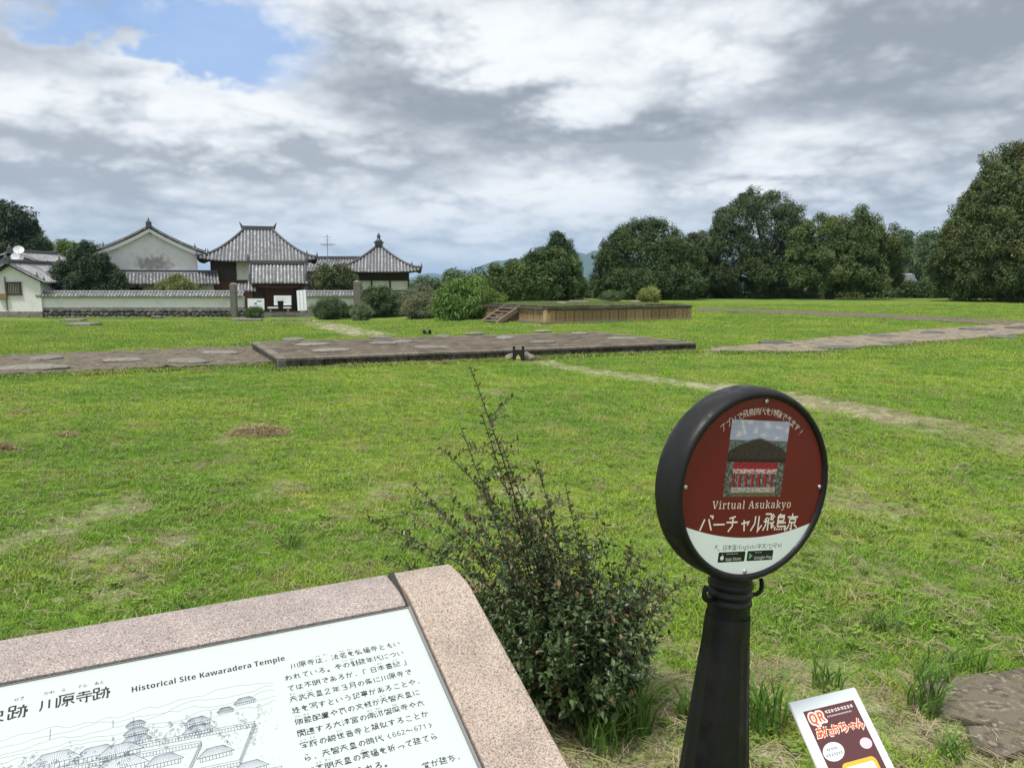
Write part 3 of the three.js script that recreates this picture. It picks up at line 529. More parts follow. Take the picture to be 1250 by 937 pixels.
// ---- long roof joining the halls
{
  const d = 83, t = thing('temple_corridor', 'long low tiled building linking the hall and pavilion', 'building', [xAt(405, d), -1, -d]), y0 = yAt(331, 80.6) + 1, rise = yAt(316, d) + 1 - y0;
  gableRoof(t, { W: 4.8, D: 10, rise, sag: 0.1, y0, gap: 0.3, along: 'x' });
  part('wall', box(9, y0 + 0.1, 3.4, 0, y0 / 2, 0), M.plaster, t);
  const e = slope({ w: 9.6, run: 1.6, rise: 0.6, sag: 0.1 }); part('pent_roof', turned(e.tiles, 0, 0, y0 - 1.3, 1.7), M.tile, t);
}
{
  const d = 82, p = [xAt(401, d), yAt(313, d), -d], t = thing('television_antenna', 'thin rooftop television antenna between hall and pavilion', 'antenna', p);
  part('mast', bar([0, -1.2, 0], [0, 2.3, 0], 0.035), M.grey, t);
  for (const [h, w] of [[1.15, 0.55], [1.3, 0.75], [2.0, 0.4], [1.7, 0.35]]) part('rod', bar([-w, h, 0], [w, h, 0], 0.022), M.grey, t);
  part('boom', bar([-0.7, 1.25, 0.05], [0.9, 1.25, 0.05], 0.025), M.grey, t);
}
// ---- white storehouse by the wall, and the house behind it
{
  const d = 61.6, W = 5.6, t = thing('storehouse', 'small white plastered storehouse with barred window and tiled gable roof', 'storehouse', [xAt(15, d), -1.05, -d]), y0 = yAt(344, d) + 1.05, rise = yAt(321, d) + 1.05 - y0, D = 7;
  const r = new THREE.Group(); r.name = 'main_roof'; r.position.z = -D / 2 + 0.45; t.add(r);
  gableRoof(r, { W, D, rise, sag: 0.1, y0 });
  part('wall', [gableWall(4.4, y0 + 0.15, rise - 0.22, 0.1, 0.5, -0.2, 0.2, 0.06), box(4.38, y0 - 0.2, 5.6, 0, 0.45 + y0 / 2 - 0.15, -3.0)], M.plaster, t);
  part('plinth', roughen(new THREE.BoxGeometry(4.5, 0.5, 0.5, 40, 4, 2).translate(0, 0.25, -0.15), 0.03, 6), M.render, t);
  const x = xAt(17, d) - xAt(15, d), y = yAt(352, d) + 1.05, w = part('window', box(1.0, 0.85, 0.06, x, y, 0.03), M.dark, t);
  part('window_frame', [box(1.2, 0.1, 0.14, x, y + 0.47, 0.06), box(1.2, 0.12, 0.16, x, y - 0.47, 0.06), box(0.1, 0.86, 0.12, x - 0.52, y, 0.06), box(0.1, 0.86, 0.12, x + 0.52, y, 0.06)], M.darkWood, w);
  for (let k = -3; k <= 3; k++) part('window_bar', box(0.06, 0.84, 0.05, x + k * 0.13, y, 0.075), M.render, w);
  part('meter_box', rbox(0.7, 0.45, 0.25, xAt(3, d) - xAt(15, d), yAt(361.5, d) + 1.05, 0.13, 0.03), M.tanWood, t);
  part('pilaster', box(0.08, y0 - 0.2, 0.1, xAt(6.5, d) - xAt(15, d), y0 / 2 + 0.5, 0.05), M.grey, t);
}
{
  const d = 72, t = thing('dwelling_house', 'grey gabled dwelling house behind the white storehouse', 'house', [xAt(20, d), -1, -d]), y0 = yAt(327, d) + 1, rise = yAt(308, d) + 1 - y0;
  const r = new THREE.Group(); r.name = 'main_roof'; r.position.z = -3; t.add(r);
  gableRoof(r, { W: 8.2, D: 7, rise, sag: 0.0, y0 });
  part('gable_wall', gableWall(7.0, y0 + 0.1, rise - 0.25, 0, 0, 0, 0.2, 0.05), M.grey, t);
  part('wall', box(6.9, y0 - 0.1, 6, 0, y0 / 2, -3.1), M.grey, t);
}
for (const [px, py, s, words] of [[22.5, 306, 0.42, 'upper'], [21, 314.5, 0.5, 'lower']]) {
  const d = 67, p = at(px, py, d), t = thing('satellite_dish', `white satellite dish on a roof mast, ${words} of two`, 'satellite dish', p, 0.5, 'satellite dishes over the storehouse');
  const dish = new THREE.LatheGeometry([[0.001, 0], [s * 0.5, 0.03], [s * 0.85, 0.1], [s, 0.16], [s * 0.98, 0.175], [s * 0.8, 0.11], [0.001, 0.02]].map(([a, b]) => new THREE.Vector2(a, b)), 20).rotateX(Math.PI / 2 - 0.6);
  part('dish', dish, M.white, t); part('feed_arm', bar([0, -s * 0.8, 0.1], [0, -s * 0.1, 0.55], 0.02), M.grey, t);
  part('mast', bar([0.1, words === 'upper' ? -0.7 : -1.0, -0.15], [0.1, 0.1, -0.1], 0.03), M.grey, t);
}
// ---- white boundary wall: stone footing, rendered strip, plaster, tiled coping
function boundaryWall(x0, x1, z, base, label, footing) {
  const L = x1 - x0, t = thing('boundary_wall', label, 'wall', [(x0 + x1) / 2, base, z]), f = yAt(377.5, 62) - base, w0 = f + 0.14, w1 = yAt(361, 62) - base;
  if (footing) {
    const stones = [];
    for (let row = 0; row < 3; row++) for (let x = -L / 2; x < L / 2;) { const w = rr(0.28, 0.55), h = f / 3; stones.push(tint(roughen(new THREE.IcosahedronGeometry(1, 1).scale(w * 0.56, h * 0.62, 0.2).translate(x + w / 2, (row + 0.5) * h + rr(-0.03, 0.03), 0.16), 0.05, 4), [1, 1, 1], 0.5)); x += w; }
    const s = part('footing_stones', stones, M.rubble, t); s.userData.kind = 'stuff';
    part('footing', box(L, f, 0.34, 0, f / 2, 0), M.mortar, t);
  } else part('footing', box(L, f, 0.5, 0, f / 2, 0), M.render, t);
  part('rendered_band', roughen(new THREE.BoxGeometry(L, 0.2, 0.42, Math.round(L * 4), 2, 1).translate(0, f + 0.06, 0), 0.02, 1.4), M.render, t);
  part('plaster', box(L, w1 - w0, 0.34, 0, (w0 + w1) / 2, 0), M.plaster, t);
  const c = new THREE.Group(); c.name = 'coping'; c.position.y = w1; t.add(c);
  const a = slope({ w: L, run: 0.42, rise: 0.3, sag: 0, gap: 0.26, course: 0.5, bore: 0.07 }), b = slope({ w: L, run: 0.42, rise: 0.3, sag: 0, gap: 0.26, course: 0.5, disc: false });
  part('coping_tiles', [...turned(a.tiles, 0, 0, 0.03, 0), ...turned(b.tiles, Math.PI, 0, 0.03, 0)], M.tile, c);
  part('coping_boards', [...turned(a.under, 0, 0, 0.03, 0), ...turned(b.under, Math.PI, 0, 0.03, 0)], M.render, c);
  part('coping_ridge', rbox(L, 0.14, 0.2, 0, 0.36, 0, 0.05), M.tile, c);
}
const WALL_Z = -62, WALL_BASE = yAt(388, 62);
boundaryWall(xAt(47, 62), xAt(297, 62), WALL_Z, WALL_BASE, 'long white plastered wall with tiled coping on dark rubble footing', true);
boundaryWall(xAt(366, 63), xAt(450, 63), WALL_Z - 1, WALL_BASE, 'short white plastered wall with tiled coping beside the leaning board', false);

// ---- small things at the gate
function stonePost(px, top, bottom, d, w, label) {
  const b = at(px, bottom, d), h = yAt(top, d) - b.y, t = thing('stone_post', label, 'stone post', b);
  part('shaft', tint(roughen(new THREE.BoxGeometry(w, h - 0.12, w, 3, 8, 3).translate(0, (h - 0.12) / 2, 0), 0.012, 5), [0.8, 0.8, 0.8]), M.baseStone, t);
  part('cap', tint(new THREE.CylinderGeometry(w * 0.25, w * 0.71, 0.14, 4).rotateY(Math.PI / 4).translate(0, h - 0.06, 0), [0.8, 0.8, 0.8]), M.baseStone, t);
}
stonePost(286, 345, 386, 60.5, 0.42, 'tall square grey stone post in front of the rubble wall');
stonePost(436.5, 342, 379, 56, 0.46, 'square stone post standing among the round clipped bushes');
function notice(px, py, d, w, h, tiltBack, roll, paint, name, label, legs) {
  const p = at(px, py, d), t = thing(name, label, 'sign', p), c = document.createElement('canvas'); c.width = 256; c.height = Math.round(256 * h / w); const x = c.getContext('2d'); paint(x, c.width, c.height);
  const map = new THREE.CanvasTexture(c); map.colorSpace = THREE.SRGBColorSpace;
  t.rotation.set(-tiltBack, 0, roll);
  part('board', box(w, h, 0.05, 0, h / 2, 0), M.white, t);
  const f = new THREE.Mesh(new THREE.PlaneGeometry(w * 0.97, h * 0.97).translate(0, h / 2, 0.03), std([1, 1, 1], 0.6, { map })); f.name = 'face'; t.add(shadowed(f));
  for (const x0 of legs ? [-w * 0.42, w * 0.42] : []) part('leg', box(0.06, legs + h * 0.5, 0.06, x0, h * 0.25 - legs / 2, -0.06), M.darkWood, t);
  return t;
}
const paper = (x, w, h, c = '#dfe3e6') => { x.fillStyle = c; x.fillRect(0, 0, w, h); };
notice(312.5, 378.5, 61.5, 1.32, 0.92, 0.05, 0, (x, w, h) => { paper(x, w, h); x.fillStyle = '#3b4c78'; x.fillRect(w * 0.55, h * 0.18, w * 0.32, h * 0.1); x.fillRect(w * 0.4, h * 0.36, w * 0.16, h * 0.14); x.fillStyle = '#55657f'; for (let k = 0; k < 7; k++) x.fillRect(w * (0.36 + 0.08 * k), h * 0.56, w * 0.05, h * 0.035); }, 'notice_board', 'low white notice board with blue lettering beside the gate steps', 0.15);
notice(345, 372.5, 62.3, 1.4, 0.78, 0.05, 0, (x, w, h) => { paper(x, w, h); x.fillStyle = '#8f9499'; for (let k = 0; k < 5; k++) x.fillRect(w * 0.1, h * (0.18 + k * 0.14), w * rr(0.5, 0.8), h * 0.03); }, 'notice_board', 'wide white notice board standing in the gate opening', 0.3);
notice(369, 379, 60.5, 0.72, 1.6, 0.12, 0.06, (x, w, h) => { paper(x, w, h); x.strokeStyle = '#5c5f62'; x.lineWidth = 7; for (let c = 0; c < 2; c++) for (let k = 0; k < 8; k++) { const X = w * (0.3 + 0.4 * c), Y = h * (0.08 + k * 0.115); x.beginPath(); x.moveTo(X - 20, Y); x.lineTo(X + 20, Y); x.moveTo(X, Y - 12); x.lineTo(X, Y + 40); x.moveTo(X - 16, Y + 22); x.lineTo(X + 18, Y + 20); x.stroke(); } }, 'leaning_board', 'narrow white board with vertical writing leaning beside the gate', 0.2);
{
  const p = at(342.5, 376.5, 61.2), t = thing('litter_bin', 'small black bin in front of the white notice board', 'bin', p);
  part('body', new THREE.CylinderGeometry(0.24, 0.19, 0.6, 14).translate(0, 0.3, 0), M.black, t); part('rim', new THREE.TorusGeometry(0.24, 0.025, 6, 18).rotateX(Math.PI / 2).translate(0, 0.6, 0), M.grey, t);
}
{
  const p = at(341, 375.5, 62.1), t = thing('low_bench', 'low white slab bench along the gate opening', 'bench', p);
  part('seat', rbox(1.85, 0.12, 0.3, 0, 0, 0, 0.02), M.white, t); for (const x of [-0.7, 0.7]) part('leg', box(0.12, 0.3, 0.24, x, -0.18, 0), M.render, t);
}
// ---- far houses beyond the lawn's edge
for (const [px, py, d, w, roofM, label, turn] of [[1045, 350, 118, 10, M.white, 'far house with pale metal roof below the spreading tree', 0.2], [1078, 348, 112, 8, M.ridge, 'far house with dark tiled roof beside the spreading tree', -0.4], [980, 349, 112, 9, M.white, 'far house with pale roof seen between two tree trunks', 0.1], [1092, 345, 125, 5, M.white, 'far two storey white house behind the dark roof', -0.2]]) {
  const e = at(px, py, d), t = thing('far_house', label, 'house', [e.x, e.y - 3, -d], turn, 'houses beyond the trees');
  part('wall', box(w * 0.9, 3.2, 5.5, 0, 1.6, 0), M.plaster, t);
  const s = new THREE.Shape([[-3.4, 0], [0, 1.3], [3.4, 0], [3.4, -0.15], [-3.4, -0.15]].map(([a, b]) => new THREE.Vector2(a, b)));
  part('roof', new THREE.ExtrudeGeometry(s, { depth: w, bevelEnabled: false }).translate(0, 0, -w / 2).rotateY(Math.PI / 2).translate(0, 3.2, 0), roofM === M.white ? M.grey : roofM, t);
  for (const x of [-0.25, 0.2]) part('window', box(1.2, 1.0, 0.06, x * w, 1.9, 2.78), M.dark, t);
}

// ------------------------------------------------------------------ stone platforms
const keepOut = [];                              // outlines on the ground where no turf grows
const inside = (x, z, poly) => { let c = false; for (let i = 0, j = poly.length - 1; i < poly.length; j = i++) { const [a, b] = poly[i], [e, f] = poly[j]; if ((b > z) !== (f > z) && x < (e - a) * (z - b) / (f - b) + a) c = !c; } return c; };
const outline = (front, back) => keepOut.push([...front, ...back.slice().reverse()].map(([x, y]) => { const p = G(x, y); return [p.x, p.z]; }));
outline([[-160, 465], [0, 460], [120, 455], [220, 450], [318, 446]], [[-160, 444], [0, 438], [120, 433], [220, 429], [296, 426]]);
outline([[880, 430], [985, 431], [1120, 419], [1250, 408], [1420, 394.5]], [[880, 427], [1000, 415.5], [1140, 404], [1250, 395], [1420, 384.5]]);
outline([[852, 379], [960, 383], [1080, 388.5], [1195, 395]], [[852, 376.5], [960, 380], [1080, 384.5], [1195, 390]]);
function framedAt(A, B) { return Math.atan2(-(B.z - A.z), B.x - A.x); }
let platformRest;
{
  const A = G(340, 452), B = G(850, 428.5), th = framedAt(A, B), L = Math.hypot(B.x - A.x, B.z - A.z), h = 0.215;
  const t = thing('gate_platform', 'low broad dark stone platform with flat pale foundation stones', 'platform', [A.x, 0, A.z], th);
  t.updateMatrixWorld();
  const C = t.worldToLocal(G(291, 418.5, h)), D = -C.z;
  const w2 = (x, z) => { const p = t.localToWorld(new THREE.Vector3(x, 0, z)); return [p.x, p.z]; };
  keepOut.push([w2(-0.05, 0.03), w2(L + 0.05, 0.03), w2(L + 0.05, -D - 0.05), w2(-0.05, -D - 0.05)]);
  const g = new THREE.PlaneGeometry(L - 0.3, D - 0.3, 60, 40).rotateX(-Math.PI / 2).translate(L / 2, h - 0.004, -D / 2); { const p = g.attributes.position; for (let i = 0; i < p.count; i++) p.setY(i, p.getY(i) + 0.006 * fbm2(p.getX(i) * 2, p.getZ(i) * 2, 3)); g.computeVertexNormals(); }
  part('top_surface', g, M.aggregate, t);
  part('core', box(L - 0.1, h - 0.03, D - 0.1, L / 2, (h - 0.03) / 2 - 0.02, -D / 2), M.mortar, t);
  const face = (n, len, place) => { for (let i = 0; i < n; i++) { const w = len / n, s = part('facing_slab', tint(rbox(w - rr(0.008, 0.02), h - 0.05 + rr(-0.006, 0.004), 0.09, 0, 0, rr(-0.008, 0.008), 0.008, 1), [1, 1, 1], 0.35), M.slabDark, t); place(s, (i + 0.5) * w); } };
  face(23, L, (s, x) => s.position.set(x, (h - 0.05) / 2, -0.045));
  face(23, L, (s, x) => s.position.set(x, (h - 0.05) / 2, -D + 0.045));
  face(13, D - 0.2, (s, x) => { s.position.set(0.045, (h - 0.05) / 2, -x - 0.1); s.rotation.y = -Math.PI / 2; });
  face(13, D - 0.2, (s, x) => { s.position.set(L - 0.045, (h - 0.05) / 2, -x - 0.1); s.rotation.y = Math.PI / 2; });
  part('corner_stone', tint(rbox(0.16, h - 0.04, 0.16, 0.07, (h - 0.04) / 2, -0.065, 0.01), [0.6, 0.6, 0.6]), M.baseStone, t);
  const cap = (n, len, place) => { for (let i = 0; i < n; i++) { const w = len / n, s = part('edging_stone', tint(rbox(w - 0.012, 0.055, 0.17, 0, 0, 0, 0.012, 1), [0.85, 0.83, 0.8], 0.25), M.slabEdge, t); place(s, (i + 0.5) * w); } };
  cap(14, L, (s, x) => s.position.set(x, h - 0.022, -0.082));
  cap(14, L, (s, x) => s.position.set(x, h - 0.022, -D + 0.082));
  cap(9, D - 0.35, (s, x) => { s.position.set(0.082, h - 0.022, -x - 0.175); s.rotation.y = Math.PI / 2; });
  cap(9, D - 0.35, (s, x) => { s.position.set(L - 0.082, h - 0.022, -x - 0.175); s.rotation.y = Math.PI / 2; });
  for (const [x, y, r] of [[381, 420.5, 0.52], [404, 427.5, 0.5], [358, 414, 0.5], [492, 417, 0.5], [467, 419, 0.45], [527, 424, 0.5], [579, 407, 0.52], [464, 411.5, 0.5], [617, 412, 0.5], [662, 417.5, 0.5], [663, 404, 0.5], [707, 407, 0.45], [758, 413, 0.5], [540, 410, 0.4]]) flatStone(t, M.baseStone, G(x, y, h), r * rr(0.65, 0.85), r * rr(0.45, 0.6), 0.05, rr(0, 3));
}
let pagodaTop;
{
  const A = G(667, 395.5), B = G(843, 389), th = framedAt(A, B), L = Math.hypot(B.x - A.x, B.z - A.z), h = 0.69, base = Math.min(A.y, B.y) - 0.03;
  const t = thing('pagoda_platform', 'raised square platform of tan stone panels with turf top and wooden stair', 'platform', [A.x, base, A.z], th); t.updateMatrixWorld();
  const w2 = (x, z) => { const p = t.localToWorld(new THREE.Vector3(x, 0, z)); return [p.x, p.z]; };
  const poly = [w2(0, 0), w2(L, 0), w2(L, -L), w2(0, -L)]; keepOut.push([w2(-0.2, 0.2), w2(L + 0.2, 0.2), w2(L + 0.2, -L - 0.2), w2(-0.2, -L - 0.2)]);
  pagodaTop = { poly, y: base + h };
  part('core', box(L - 0.16, h - 0.1, L - 0.16, L / 2, (h - 0.1) / 2, -L / 2), M.mortar, t);
  part('plinth', [rbox(L + 0.3, 0.12, 0.3, L / 2, 0.05, 0, 0.02), rbox(0.3, 0.12, L - 0.3, 0, 0.05, -L / 2, 0.02), rbox(0.3, 0.12, L - 0.3, L, 0.05, -L / 2, 0.02)].map((g) => tint(g, [0.8, 0.78, 0.75])), M.slabEdge, t);
  const panels = (n, place) => { for (let i = 0; i < n; i++) { const w = L / n, s = part('stone_panel', tint(rbox(w - rr(0.01, 0.03), h - 0.22, 0.1, 0, 0, 0, 0.01, 1), [1, rr(0.92, 1.02), rr(0.85, 1)], 0.22), M.tuff, t); place(s, (i + 0.5) * w); } };
  panels(17, (s, x) => s.position.set(x, h / 2, -0.05));
  panels(15, (s, x) => { s.position.set(0.05, h / 2, -x); s.rotation.y = Math.PI / 2; });
  panels(15, (s, x) => { s.position.set(L - 0.05, h / 2, -x); s.rotation.y = Math.PI / 2; });
  part('corner_post', tint(rbox(0.24, h - 0.2, 0.24, 0.09, h / 2, -0.09, 0.01), [1.12, 1.1, 1.05]), M.tuff, t);
  part('corner_post', tint(rbox(0.24, h - 0.2, 0.24, L - 0.09, h / 2, -0.09, 0.01), [1.05, 1.02, 0.95]), M.tuff, t);
  const cap = (n, place) => { for (let i = 0; i < n; i++) { const w = L / n, s = part('coping_stone', tint(rbox(w - 0.01, 0.11, 0.34, 0, 0, 0, 0.015, 1), [0.42, 0.41, 0.38], 0.3), M.slabEdge, t); place(s, (i + 0.5) * w); } };
  cap(11, (s, x) => s.position.set(x, h - 0.05, -0.07));
  cap(11, (s, x) => { s.position.set(0.07, h - 0.052, -x - 0.17); s.rotation.y = Math.PI / 2; s.scale.x = 0.97; });
  cap(11, (s, x) => { s.position.set(L - 0.07, h - 0.052, -x - 0.17); s.rotation.y = Math.PI / 2; s.scale.x = 0.97; });
  const g = new THREE.PlaneGeometry(L - 0.4, L - 0.3, 30, 30).rotateX(-Math.PI / 2).translate(L / 2, h + 0.01, -L / 2 - 0.05), p = g.attributes.position, c = new Float32Array(p.count * 3);
  for (let i = 0; i < p.count; i++) { p.setY(i, p.getY(i) + 0.03 * fbm2(p.getX(i), p.getZ(i), 3) + 0.03); c.set(mix3([0.10, 0.17, 0.022], [0.24, 0.24, 0.10], smooth(-0.3, 0.5, fbm2(p.getX(i) * 0.8, p.getZ(i) * 0.8, 3))), i * 3); }
  g.setAttribute('color', new THREE.BufferAttribute(c, 3)); g.computeVertexNormals();
  part('turf_top', g, std([1, 1, 1], 1, { vertexColors: true }), t);
  // wooden stair against one face
  const st = new THREE.Group(); st.name = 'stair'; st.position.set(0, 0, -2.9); t.add(st);
  const run = 0.95, wide = 1.35;
  for (const e of [-1, 1]) { const s = new THREE.Shape([[0.02, h + 0.04], [0.02, h - 0.2], [-run, -0.05], [-run - 0.16, -0.02], [-run - 0.08, 0.1]].map(([a, b]) => new THREE.Vector2(a, b))); part('stringer', new THREE.ExtrudeGeometry(s, { depth: 0.12, bevelEnabled: false }).translate(0, 0, e * wide / 2 - 0.06), M.deck, st); }
  for (let k = 0; k < 5; k++) part('tread', rbox(0.24, 0.06, wide - 0.14, -run + 0.02 + k * run / 5, 0.06 + k * h / 5.2, 0, 0.01), M.stepWood, st);
  part('side_board', box(0.75, 0.4, 0.05, -0.3, 0.2, wide / 2 - 0.12), M.stepWood, st);
  for (const [x, y, r] of [[706, 367.5, 0.6], [686, 371, 0.35], [776, 368, 0.4]]) { const q = G(x, y + 1, base + h - ground(2, -35)); flatStone(t, M.baseStone, new THREE.Vector3(q.x, base + h + 0.07, q.z), r, r * 0.6, 0.1, rr(0, 3)); }
}
// ---- floodlight boxes
{
  const c = document.createElement('canvas'); c.width = 128; c.height = 160; const x = c.getContext('2d');
  x.fillStyle = '#15171c'; x.fillRect(0, 0, 128, 160); x.fillStyle = '#e6d52c'; x.beginPath(); x.moveTo(64, 60); x.lineTo(96, 112); x.lineTo(32, 112); x.fill(); x.fillStyle = '#1a1a1a'; x.fillRect(61, 78, 6, 18); x.fillRect(61, 100, 6, 6); x.fillStyle = '#cfd2d6'; for (let k = 0; k < 5; k++) x.fillRect(36 + k * 12, 118, 9, 9); x.fillRect(32, 140, 64, 7);
  const map = new THREE.CanvasTexture(c); map.colorSpace = THREE.SRGBColorSpace;
  const p = G(633, 441.5), t = thing('floodlight_box', 'black ground box with yellow warning triangle beside a pale rock', 'ground box', p, -0.1);
  part('body', [rbox(0.24, 0.26, 0.15, 0, 0.13, 0, 0.012), box(0.045, 0.07, 0.13, -0.095, 0.29, 0), box(0.045, 0.07, 0.13, 0.095, 0.29, 0)], M.black, t);
  const f = new THREE.Mesh(new THREE.PlaneGeometry(0.21, 0.24).translate(0, 0.13, 0.078), std([1, 1, 1], 0.5, { map })); f.name = 'warning_label'; t.add(shadowed(f));
  const q = p.clone().add(new THREE.Vector3(0.02, 0, -0.2));
  const rock = solo('rock', roughen(new THREE.IcosahedronGeometry(1, 3).scale(0.33, 0.13, 0.14).translate(0, 0.06, 0), 0.03, 5), M.baseStone.clone(), 'pale rounded rock lying behind the black ground box', 'rock'); rock.material.vertexColors = false; rock.position.copy(q);
  const s = thing('floodlight_box', 'low black box on the far edge of the dark platform', 'ground box', G(521, 408, 0.03), 0.4);
  part('body', [rbox(0.26, 0.1, 0.14, 0, 0.05, 0, 0.01), box(0.05, 0.05, 0.12, -0.1, 0.12, 0), box(0.05, 0.05, 0.12, 0.1, 0.12, 0)], M.black, s); part('lens', new THREE.SphereGeometry(0.035, 10, 6).scale(1, 1, 0.4).translate(0, 0.06, 0.07), M.grey, s);
}
// ---- loose stones on the far lawn
for (const [x, y, w, dd, h, label] of [[89, 393.5, 0.55, 0.4, 0.16, 'flat square stone in the far grass, farther of two slabs'], [102, 398.5, 0.5, 0.4, 0.13, 'flat square stone in the far grass, nearer the lawn of two slabs'], [301, 393, 0.85, 0.4, 0.2, 'low broad grey rock on the grass near the gate'], [355, 391.5, 1.5, 0.16, 0.1, 'long dark kerb stone in front of the gate'], [192, 388, 0.4, 0.3, 0.14, 'small dark stone at the foot of the rubble wall']]) {
  const o = solo('lawn_stone', roughen(new RoundedBoxGeometry(w * 2, h, dd * 2, 3, 0.04).translate(0, h / 2, 0), 0.04, 3), M.render, label, 'stone'); o.position.copy(G(x, y)); o.rotation.y = rr(-0.2, 0.2);
}
{ // paving by the path edge at the camera's side
  const slab = (pts, h, label) => { const s = new THREE.Shape(pts.map(([x, y]) => { const p = G(x, y); return new THREE.Vector2(p.x, -p.z); })); const g = new THREE.ExtrudeGeometry(s, { depth: h, bevelEnabled: true, bevelSize: 0.012, bevelThickness: 0.012, bevelSegments: 2 }).rotateX(-Math.PI / 2).translate(0, -0.01, 0); return solo('paving_stone', g, M.mossStone, label, 'paving stone'); };
  slab([[1128, 849], [1150, 836], [1215, 831], [1262, 822], [1310, 850], [1300, 905], [1245, 903], [1190, 890], [1140, 872]], 0.035, 'broad mossy paving stone set flush in the grass');
  slab([[1185, 897], [1240, 894], [1262, 915], [1225, 930], [1190, 916]], 0.03, 'small paving stone set beside the broad mossy one');
  keepOut.push([[1128, 849], [1150, 836], [1215, 831], [1262, 822], [1310, 850], [1300, 905], [1245, 903], [1190, 890], [1140, 872]].map(([x, y]) => { const p = G(x, y); return [p.x, p.z]; }));
}

// ------------------------------------------------------------------ trees and bushes
// crown lobes given in photo pixels at a depth: [px, py, half width, half height, depth offset, half depth in px]
function lobesAt(base, depth, list) { return list.map(([x, y, w, h, dz = 0, q = w]) => { const p = at(x, y, depth - dz); return [p.x - base.x, p.y - base.y, p.z - base.z, span(w, depth), span(h, depth), span(q, depth)]; }); }
const camphor = [0.051, 0.092, 0.020], mid = [0.073, 0.127, 0.027];
{ let b = onGround(826, 65); tree('camphor_tree', 'dense dome shaped dark green tree behind the tan platform', b, lobesAt(b, 65, [[790, 325, 54, 46], [754, 339, 20, 26, 0.5], [828, 334, 24, 32, 0.5], [790, 347, 54, 18, 1.5]]), { clump: 0.75, per: 26, color: camphor, trunk: 0.4, ragged: 0.1, fill: 6 }); }
{ let b = onGround(857, 72); tree('slender_tree', 'narrow dull green tree between the dome tree and the tallest one', b, lobesAt(b, 72, [[853, 322, 14, 34], [852, 345, 20, 22]]), { clump: 0.6, per: 22, color: [0.068, 0.101, 0.041], trunk: 0.2 }); }
{ let b = onGround(940, 68); tree('camphor_tree', 'tall rounded dark tree with gaps in its crown and low trunk', b, lobesAt(b, 68, [[925, 287, 45, 46], [900, 312, 30, 32, 0.8], [954, 307, 27, 45, 0.5], [925, 335, 50, 24, 0.6], [880, 338, 18, 26, -1]]), { clump: 0.8, per: 22, color: [0.049, 0.081, 0.020], trunk: 0.45, fork: 1.0, gaps: 0.2, fill: 2, limbs: 9, ragged: 0.12 }); }
{ let b = onGround(1013, 64); tree('spreading_tree', 'irregular spreading green tree with forked trunk at the lawn edge', b, lobesAt(b, 64, [[1040, 285, 24, 22], [1000, 300, 28, 28], [1062, 308, 26, 28], [1020, 318, 34, 24, 0.8], [980, 325, 22, 22], [1074, 330, 18, 18], [1035, 335, 40, 12]]), { clump: 0.65, per: 22, color: [0.089, 0.135, 0.035], trunk: 0.32, fork: 1.2, gaps: 0.2, fill: 1.5, ragged: 0.45, limbs: 8 }); }
{ let b = onGround(1270, 58); tree('great_tree', 'huge olive green tree towering over the lawn edge', b, lobesAt(b, 58, [[1268, 240, 64, 60], [1222, 270, 40, 46, 0.5], [1198, 304, 34, 38, 1], [1174, 330, 26, 26, 0.5], [1240, 305, 70, 50, 1.5], [1330, 260, 70, 80], [1320, 330, 80, 40]]), { clump: 0.75, per: 24, color: [0.088, 0.122, 0.034], trunk: 0.6, vary: 0.3, gaps: 0.08, ragged: 0.22, fill: 4 }); }
{ let b = onGround(683, 62); tree('pointed_tree', 'dark pointed tree rising behind the broad evergreen', b, lobesAt(b, 62, [[681, 291, 4, 7], [680, 302, 10, 8], [682, 316, 16, 12], [684, 332, 20, 16]]), { clump: 0.5, per: 20, color: [0.046, 0.089, 0.035], trunk: 0.2, ragged: 0.3, gaps: 0.1 }); }
{ let b = onGround(668, 56); tree('evergreen_tree', 'broad dark evergreen tree behind the stair of the platform', b, lobesAt(b, 56, [[668, 333, 32, 20], [688, 344, 18, 19], [655, 347, 28, 18, 0.8]]), { clump: 0.6, per: 26, color: [0.059, 0.108, 0.023], trunk: 0.25, ragged: 0.25, fork: 0.6 }); }
{ let b = onGround(632, 54); tree('evergreen_tree', 'lighter loose green tree touching the broad evergreen', b, lobesAt(b, 54, [[630, 341, 12, 15], [642, 347, 20, 16], [616, 352, 15, 11], [607, 334, 3, 10]]), { clump: 0.5, per: 22, color: mid, trunk: 0.15, ragged: 0.3, fork: 0.5 }); }
{ let b = onGround(105, 64.5); tree('garden_tree', 'dark bushy garden tree leaning over the white wall', b, lobesAt(b, 64.5, [[105, 338, 22, 18], [84, 346, 16, 13], [129, 344, 15, 14], [97, 318, 9, 9], [103, 304, 4, 9], [78, 334, 9, 9], [120, 324, 10, 8]]), { clump: 0.5, per: 24, color: [0.038, 0.070, 0.027], trunk: 0.18, ragged: 0.5, fork: 1.0, gaps: 0.1 }); }
{ let b = onGround(410, 65); tree('garden_tree', 'rounded olive garden tree behind the short white wall', b, lobesAt(b, 65, [[408, 340, 18, 13], [401, 350, 15, 8], [423, 350, 10, 8]]), { clump: 0.5, per: 24, color: [0.074, 0.101, 0.032], trunk: 0.16, ragged: 0.15, fork: 0.8 }); }
{ let b = onGround(214, 64); tree('maple_tree', 'small yellow green maple peeping over the white wall', b, lobesAt(b, 64, [[216, 348, 15, 8], [203, 352, 10, 6], [226, 353, 9, 6]]), { clump: 0.35, per: 16, size: 0.8, color: [0.176, 0.223, 0.061], trunk: 0.08, ragged: 0.4, spray: 'feather', fill: 2 }); }
const BG = 'round bushes before the temple wall';
